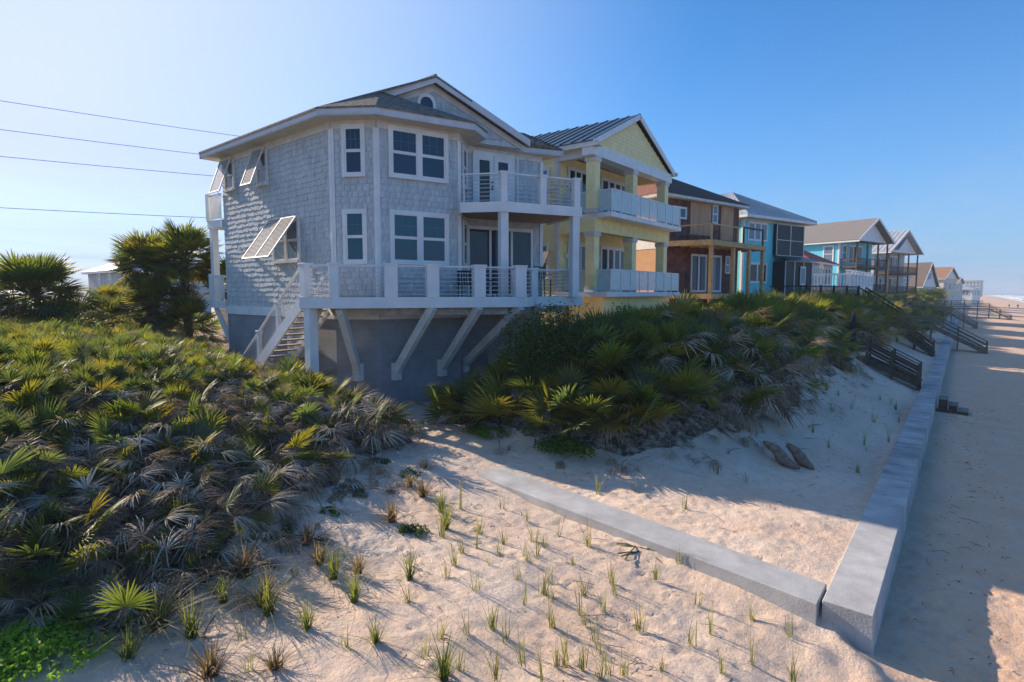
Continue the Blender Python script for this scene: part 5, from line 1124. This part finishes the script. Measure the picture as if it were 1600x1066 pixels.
for px_, py_, s in ((612, 815, 1.3), (480, 850, 1.25), (500, 880, 1.2), (560, 895, 1.0), (665, 735, 1.0), (660, 775, 1.2), (240, 985, 1.8), (330, 905, 1.5), (410, 945, 1.4), (330, 1060, 1.4), (120, 975, 1.1), (90, 880, 1.6), (640, 760, .9), (430, 1045, 1.0), (380, 900, 1.6), (150, 930, 1.5), (215, 940, 1.4)):
    x, y = on_ground(px_, py_); put('dead_clump', DRYT, '', x, y, s, 'withered dark brown clump on the sand below the left thicket', 'dead plant', 'withered clumps below the left thicket')
for k in range(26):                                        # dry and green fans creeping out on the sand at the thicket foot
    px_, py_ = U(40, 420), U(830, 1010)-0
    if px_ > 250 and py_ > 930: continue
    x, y = on_ground(px_, py_)
    if ncount < 1e9: palmetto(x, y, U(.55, .8), .75, 7, 'small dry palmetto creeping onto the sand in the lower left', 'small palmettos at lower left', 5000+k)
# dry fronds strewn at the foot of the thickets, too many to tell apart
lit_items = []
for k in range(430):
    poly = FRONT_L if k % 2 else FRONT_C; i = random.randrange(len(poly)-1); u = random.random(); x = poly[i][0]+(poly[i+1][0]-poly[i][0])*u+random.gauss(.1, .55); y = poly[i][1]+(poly[i+1][1]-poly[i][1])*u+random.gauss(0, .45)
    if y > 30 or y < -2: continue
    M = Matrix.Rotation(U(0, 6.28), 4, 'Z') @ Matrix.Rotation(rad(U(-108, -70)), 4, 'X') @ Matrix.Scale(U(.55, .95), 4)
    lit_items.append((Vector((x, y, ground(x, y)+U(.04, .16))), random.choice(FD), M))
tag(merge_fronds('frond_litter', lit_items, 'dry_leaf'), 'dry fallen fronds strewn at the foot of the thickets', 'litter', kind='stuff')
for k, (x, y, s_) in enumerate(((-14.6, 9.6, 1.15), (-15.4, 9.7, 1.3), (-16.2, 9.6, 1.25), (-13.8, 10.0, 1.1), (-17.0, 9.7, 1.1))):
    palmetto(x, y, s_, .45, 16, 'tall saw palmetto hiding the foot of the deck stair and corner post', 'palmettos before the deck stair', 7000+k)
# fallen frond and boots, twigs
lb = LB()
fx, fy = on_ground(965, 868)
fe = empty('fallen_frond', (fx, fy, ground(fx, fy)+.03), 0, 'fallen green palm frond lying beside the return wall', 'palm frond')
for k in range(3):
    o = bpy.data.objects.new('frond', FG[k]); col.objects.link(o); o.parent = fe; o.matrix_local = Matrix.Translation((.12*k, -.1*k, .02*k)) @ Matrix.Rotation(rad(-40+25*k), 4, 'Z') @ Matrix.Rotation(rad(-86), 4, 'X')
for (px_, py_), L_, lab in (((1218, 722), .85, 'larger dry brown palm sheath lying on the shaded sand'), ((1248, 724), .65, 'smaller dark palm sheath beside the larger one')):
    x, y = on_ground(px_, py_); z = ground(x, y); w = MB()
    w.tube([(-.26*L_/.5, .12, .44), (-.22*L_/.5, .10, .40), (-.1, .05, .29), (.02, .0, .16), (.14, -.07, .06), (.24*L_/.5, -.16, .0), (.30*L_/.5, -.22, -.02)], [.01, .07, .12, .15, .13, .07, .02], 11); w.build('palm_sheath', 'sheath', smooth=True, label=lab, cat='palm debris').location = (x, y, z)
tw = MB()
for k in range(900):
    z_ = random.random()
    if z_ < .45: x, y = U(-10, -1.6), U(1.5, 9)
    elif z_ < .75: x, y = U(-5.5, -1.6), U(10, 32)
    else: x, y = U(-.6, .7)+abs(random.gauss(0, .4)), U(9, 32)
    a = U(0, 6.28); L_ = U(.02, .10) if random.random() < .85 else U(.15, .42); z = ground(x, y)+.022
    tw.tube([(x, y, z), (x+L_*.5*math.cos(a), y+L_*.5*math.sin(a), z+U(0, .04)), (x+L_*math.cos(a+.12), y+L_*math.sin(a+.12), z)], [.005, .005, .003], 4)
tw.build('beach_litter', 'bark', label='scattered twigs and dry litter on the sand', cat='litter', kind='stuff')
# ================================================================ BEACH STAIRS, DECKS, PEOPLE
random.seed(41)
def beach_stair(xt, xb, y0, y1, zt_, zb_, xl_, label, m='grey_wood', mid=True, name='beach_stairs'):
    e = empty(name, (xt, y0, zb_), 0, label, 'stairs', 'wooden stairs down to the beach'); o = Vector((xt, y0, zb_))
    T = lambda x, y, z: (x-xt, y-y0, z-zb_)
    n = max(4, int((zt_-zb_)/.19)); run = xb-xt
    for y in (y0+.03, y1-.03): MB(T).beam((xt, y, zt_-.12), (xb, y, zb_+.06), .05, .28).build('stringer', m, e)
    for k in range(n):
        u = (k+.5)/n; z = zt_-(zt_-zb_)*(k+1)/(n+.3); MB(T).box(xt+run*u-.15, xt+run*u+.16, y0+.06, y1-.06, z-.04, z).build('tread', m, e)
    x = xl_
    while x < xt-.02:
        MB(T).box(x, min(x+.138, xt), y0, y1, zt_-.035, zt_).build('deck_board', m, e); x += .145
    for y in (y0+.05, y1-.05):
        MB(T).beam((xl_, y, zt_-.14), (xt, y, zt_-.14), .05, .2).build('joist', m, e)
        us = (0, .5, 1.0) if mid else (0, 1.0)
        for u in us:
            X_ = xt+run*u-(.05 if u else 0); zz = zt_-(zt_-zb_)*u; g = ground(X_, y)-.4
            MB(T).box(X_-.055, X_+.055, y-.055, y+.055, min(g, zz-.2), zz+.98).build('post', m, e)
        MB(T).box(xl_+.05, xl_+.16, y-.055, y+.055, ground(xl_, y)-.3, zt_+.98).build('post', m, e)
        for hgt, th in ((.98, .05), (.68, .12), (.36, .12)):
            MB(T).beam((xt, y+(.06 if y < (y0+y1)/2 else -.06)*(hgt < .9), zt_+hgt), (xb, y+(.06 if y < (y0+y1)/2 else -.06)*(hgt < .9), zb_+hgt), .035 if hgt < .9 else .14, th if hgt < .9 else .04).build('rail', m, e)
            MB(T).beam((xl_, y+(.06 if y < (y0+y1)/2 else -.06)*(hgt < .9), zt_+hgt), (xt-.0, y+(.06 if y < (y0+y1)/2 else -.06)*(hgt < .9), zt_+hgt), .035 if hgt < .9 else .14, th if hgt < .9 else .04).build('rail', m, e)
    return e
beach_stair(-3.6, -1.45, 32.4, 33.7, 4.35, 3.2, -6.2, 'nearest wooden stairs ending on the seawall beside the folded umbrella', 'dark_wood')
beach_stair(-3.7, -1.5, 49.0, 50.3, 5.0, 3.2, -6.4, 'second wooden stairs ending on the seawall', 'dark_wood')
beach_stair(-2.2, 1.7, 61.5, 62.9, 4.75, 2.45, -6.5, 'long wooden stairs reaching over the seawall to the sand', 'grey_wood')
beach_stair(-1.4, 1.6, 104, 105.5, 4.6, 2.45, -6.5, 'weathered stairs beyond the long stairs', 'grey_wood')
beach_stair(4.0, 7.5, 150, 153, 4.4, 2.2, -4, 'farthest raised walkway stepping down onto the beach', 'grey_wood')
# low box steps on the sand beside the seawall
e = empty('box_steps', (-.68, 29.6, 2.45), 0, 'small three step wooden box stair on the sand by the seawall', 'steps')
for k in range(3):
    h = .68-.22*k; MB().box(.02+k*.34, .36+k*.34, 0, .95, h-.05, h).build('tread', 'grey_wood', e); MB().box(.04+k*.34, .34+k*.34, .04, .91, -.1, h-.052).build('riser_box', 'dark_wood', e)
# boardwalk rails along the dune
def dune_walk(x0, x1, y, z, label, m='grey_wood'):
    e = empty('dune_walkover', (x0, y, z), 0, label, 'walkway')
    MB().box(0, x1-x0, 0, 1.3, -.06, 0).build('walk_deck', m, e)
    for yy in (0, 1.3):
        for hgt in (.95, .6, .3): MB().box(0, x1-x0, yy-.03, yy+.03, hgt-.06, hgt+.04).build('rail', m, e)
        k = 0
        while k <= x1-x0: MB().box(k-.06, k+.06, yy-.06, yy+.06, -2.2, 1.0).build('post', m, e); k += 1.8
dune_walk(-10, -3.5, 71, 6.0, 'raised wooden walkway with rails behind the second stairs')
dune_walk(-9, -1.5, 84, 5.6, 'low wooden walkway beyond the raised walkway')
dune_walk(-9, 2.5, 126, 5.2, 'long wooden walkway reaching the beach in the distance')
# folded umbrella on its tripod stand
ux, uy = -4.3, 33.0
um = empty('folded_umbrella', (ux, uy, 4.35), 0, 'folded navy umbrella standing on the nearest stair landing', 'umbrella')
MB().tube([(0, 0, 0), (0, 0, 2.2)], .025, 6).build('pole', 'black_paint', um)
w = MB(); w.tube([(0, 0, .75), (0, 0, .9), (0, 0, 1.5), (0, 0, 2.0), (0, 0, 2.25)], [.10, .16, .13, .08, .01], 8); w.build('canopy', 'navy_fabric', um)
for k in range(3):
    a = k*2.094; MB().tube([(0, 0, .55), (.38*math.cos(a), .38*math.sin(a), .02)], .018, 5).build('leg', 'black_paint', um)
# two people far up the beach
mat('skin', (.45, .28, .20), .6); mat('dark_cloth', (.03, .03, .04), .9); mat('grey_cloth', (.16, .16, .19), .9)
def person(x, y, top, bottom, label, ph, seed):
    z = ground(x, y); me = bpy.data.meshes.new('person')
    v = [(0, 0, .92), (0, .02, 1.15), (0, .02, 1.40), (0, .03, 1.50), (0, .05, 1.60), (0, .05, 1.72), (.19, 0, 1.40), (.25, -.06, 1.14), (.22, .06, .90), (-.19, 0, 1.40), (-.25, .05, 1.14), (-.22, .14, .92), (.09, 0, .88), (.10, .16*ph, .48), (.10, .20*ph-.1, .06), (.10, .20*ph+.08, .03), (-.09, 0, .88), (-.10, -.12*ph, .48), (-.10, -.30*ph, .08), (-.10, -.30*ph+.16, .03)]
    ed = [(0, 1), (1, 2), (2, 3), (3, 4), (4, 5), (2, 6), (6, 7), (7, 8), (2, 9), (9, 10), (10, 11), (0, 12), (12, 13), (13, 14), (14, 15), (0, 16), (16, 17), (17, 18), (18, 19)]
    rr_ = [.13, .13, .14, .06, .095, .085, .065, .045, .035, .065, .045, .035, .09, .06, .04, .035, .09, .06, .04, .035]
    me.from_pydata(v, ed, []); o = bpy.data.objects.new('person', me); col.objects.link(o); o.location = (x, y, z); o.rotation_euler = (0, 0, seed)
    sk = o.modifiers.new('skin', 'SKIN'); o.modifiers.new('sub', 'SUBSURF').render_levels = 1
    for i, q in enumerate(rr_): me.skin_vertices[0].data[i].radius = (q, q)
    me.skin_vertices[0].data[0].use_root = True
    m = bpy.data.materials.new('clothes'); m.use_nodes = True; t = m.node_tree; b = t.nodes['Principled BSDF']; b.inputs['Roughness'].default_value = .9
    tcn = t.nodes.new('ShaderNodeTexCoord'); sp_ = t.nodes.new('ShaderNodeSeparateXYZ'); t.links.new(tcn.outputs['Object'], sp_.inputs[0]); cr = t.nodes.new('ShaderNodeValToRGB'); cr.color_ramp.interpolation = 'CONSTANT'
    dv = t.nodes.new('ShaderNodeMath'); dv.operation = 'DIVIDE'; dv.inputs[1].default_value = 2.0; t.links.new(sp_.outputs[2], dv.inputs[0]); t.links.new(dv.outputs[0], cr.inputs[0])
    cr.color_ramp.elements[0].color = (.4, .25, .18, 1); cr.color_ramp.elements[0].position = 0; cr.color_ramp.elements[1].position = .22; cr.color_ramp.elements[1].color = (*bottom, 1)
    q = cr.color_ramp.elements.new(.48); q.color = (*top, 1); q = cr.color_ramp.elements.new(.745); q.color = (.4, .25, .18, 1); q = cr.color_ramp.elements.new(.83); q.color = (.05, .035, .025, 1)
    t.links.new(cr.outputs[0], b.inputs['Base Color']); me.materials.append(m)
    tag(o, label, 'person')
person(12.4, 268, (.22, .22, .26), (.05, .05, .08), 'left of two distant walkers on the beach, in grey top', 1, .4)
person(14.9, 271, (.02, .02, .025), (.03, .03, .04), 'right of two distant walkers on the beach, all in dark clothes', -1, 2.9)
# ================================================================ sea air
hz = MB().box(-700, 900, -60, 1500, -1.5, 24.0).build('haze', bpy.data.materials.new('haze_air'), label='thin sea haze', cat='haze', kind='stuff')
m = hz.data.materials[0]; m.use_nodes = True; t = m.node_tree; t.nodes.clear(); ou = t.nodes.new('ShaderNodeOutputMaterial'); pv = t.nodes.new('ShaderNodeVolumePrincipled')
pv.inputs['Color'].default_value = (.86, .92, 1.0, 1); pv.inputs['Density'].default_value = .0005; pv.inputs['Anisotropy'].default_value = .0
t.links.new(pv.outputs[0], ou.inputs['Volume'])
S.cycles.volume_bounces = 0
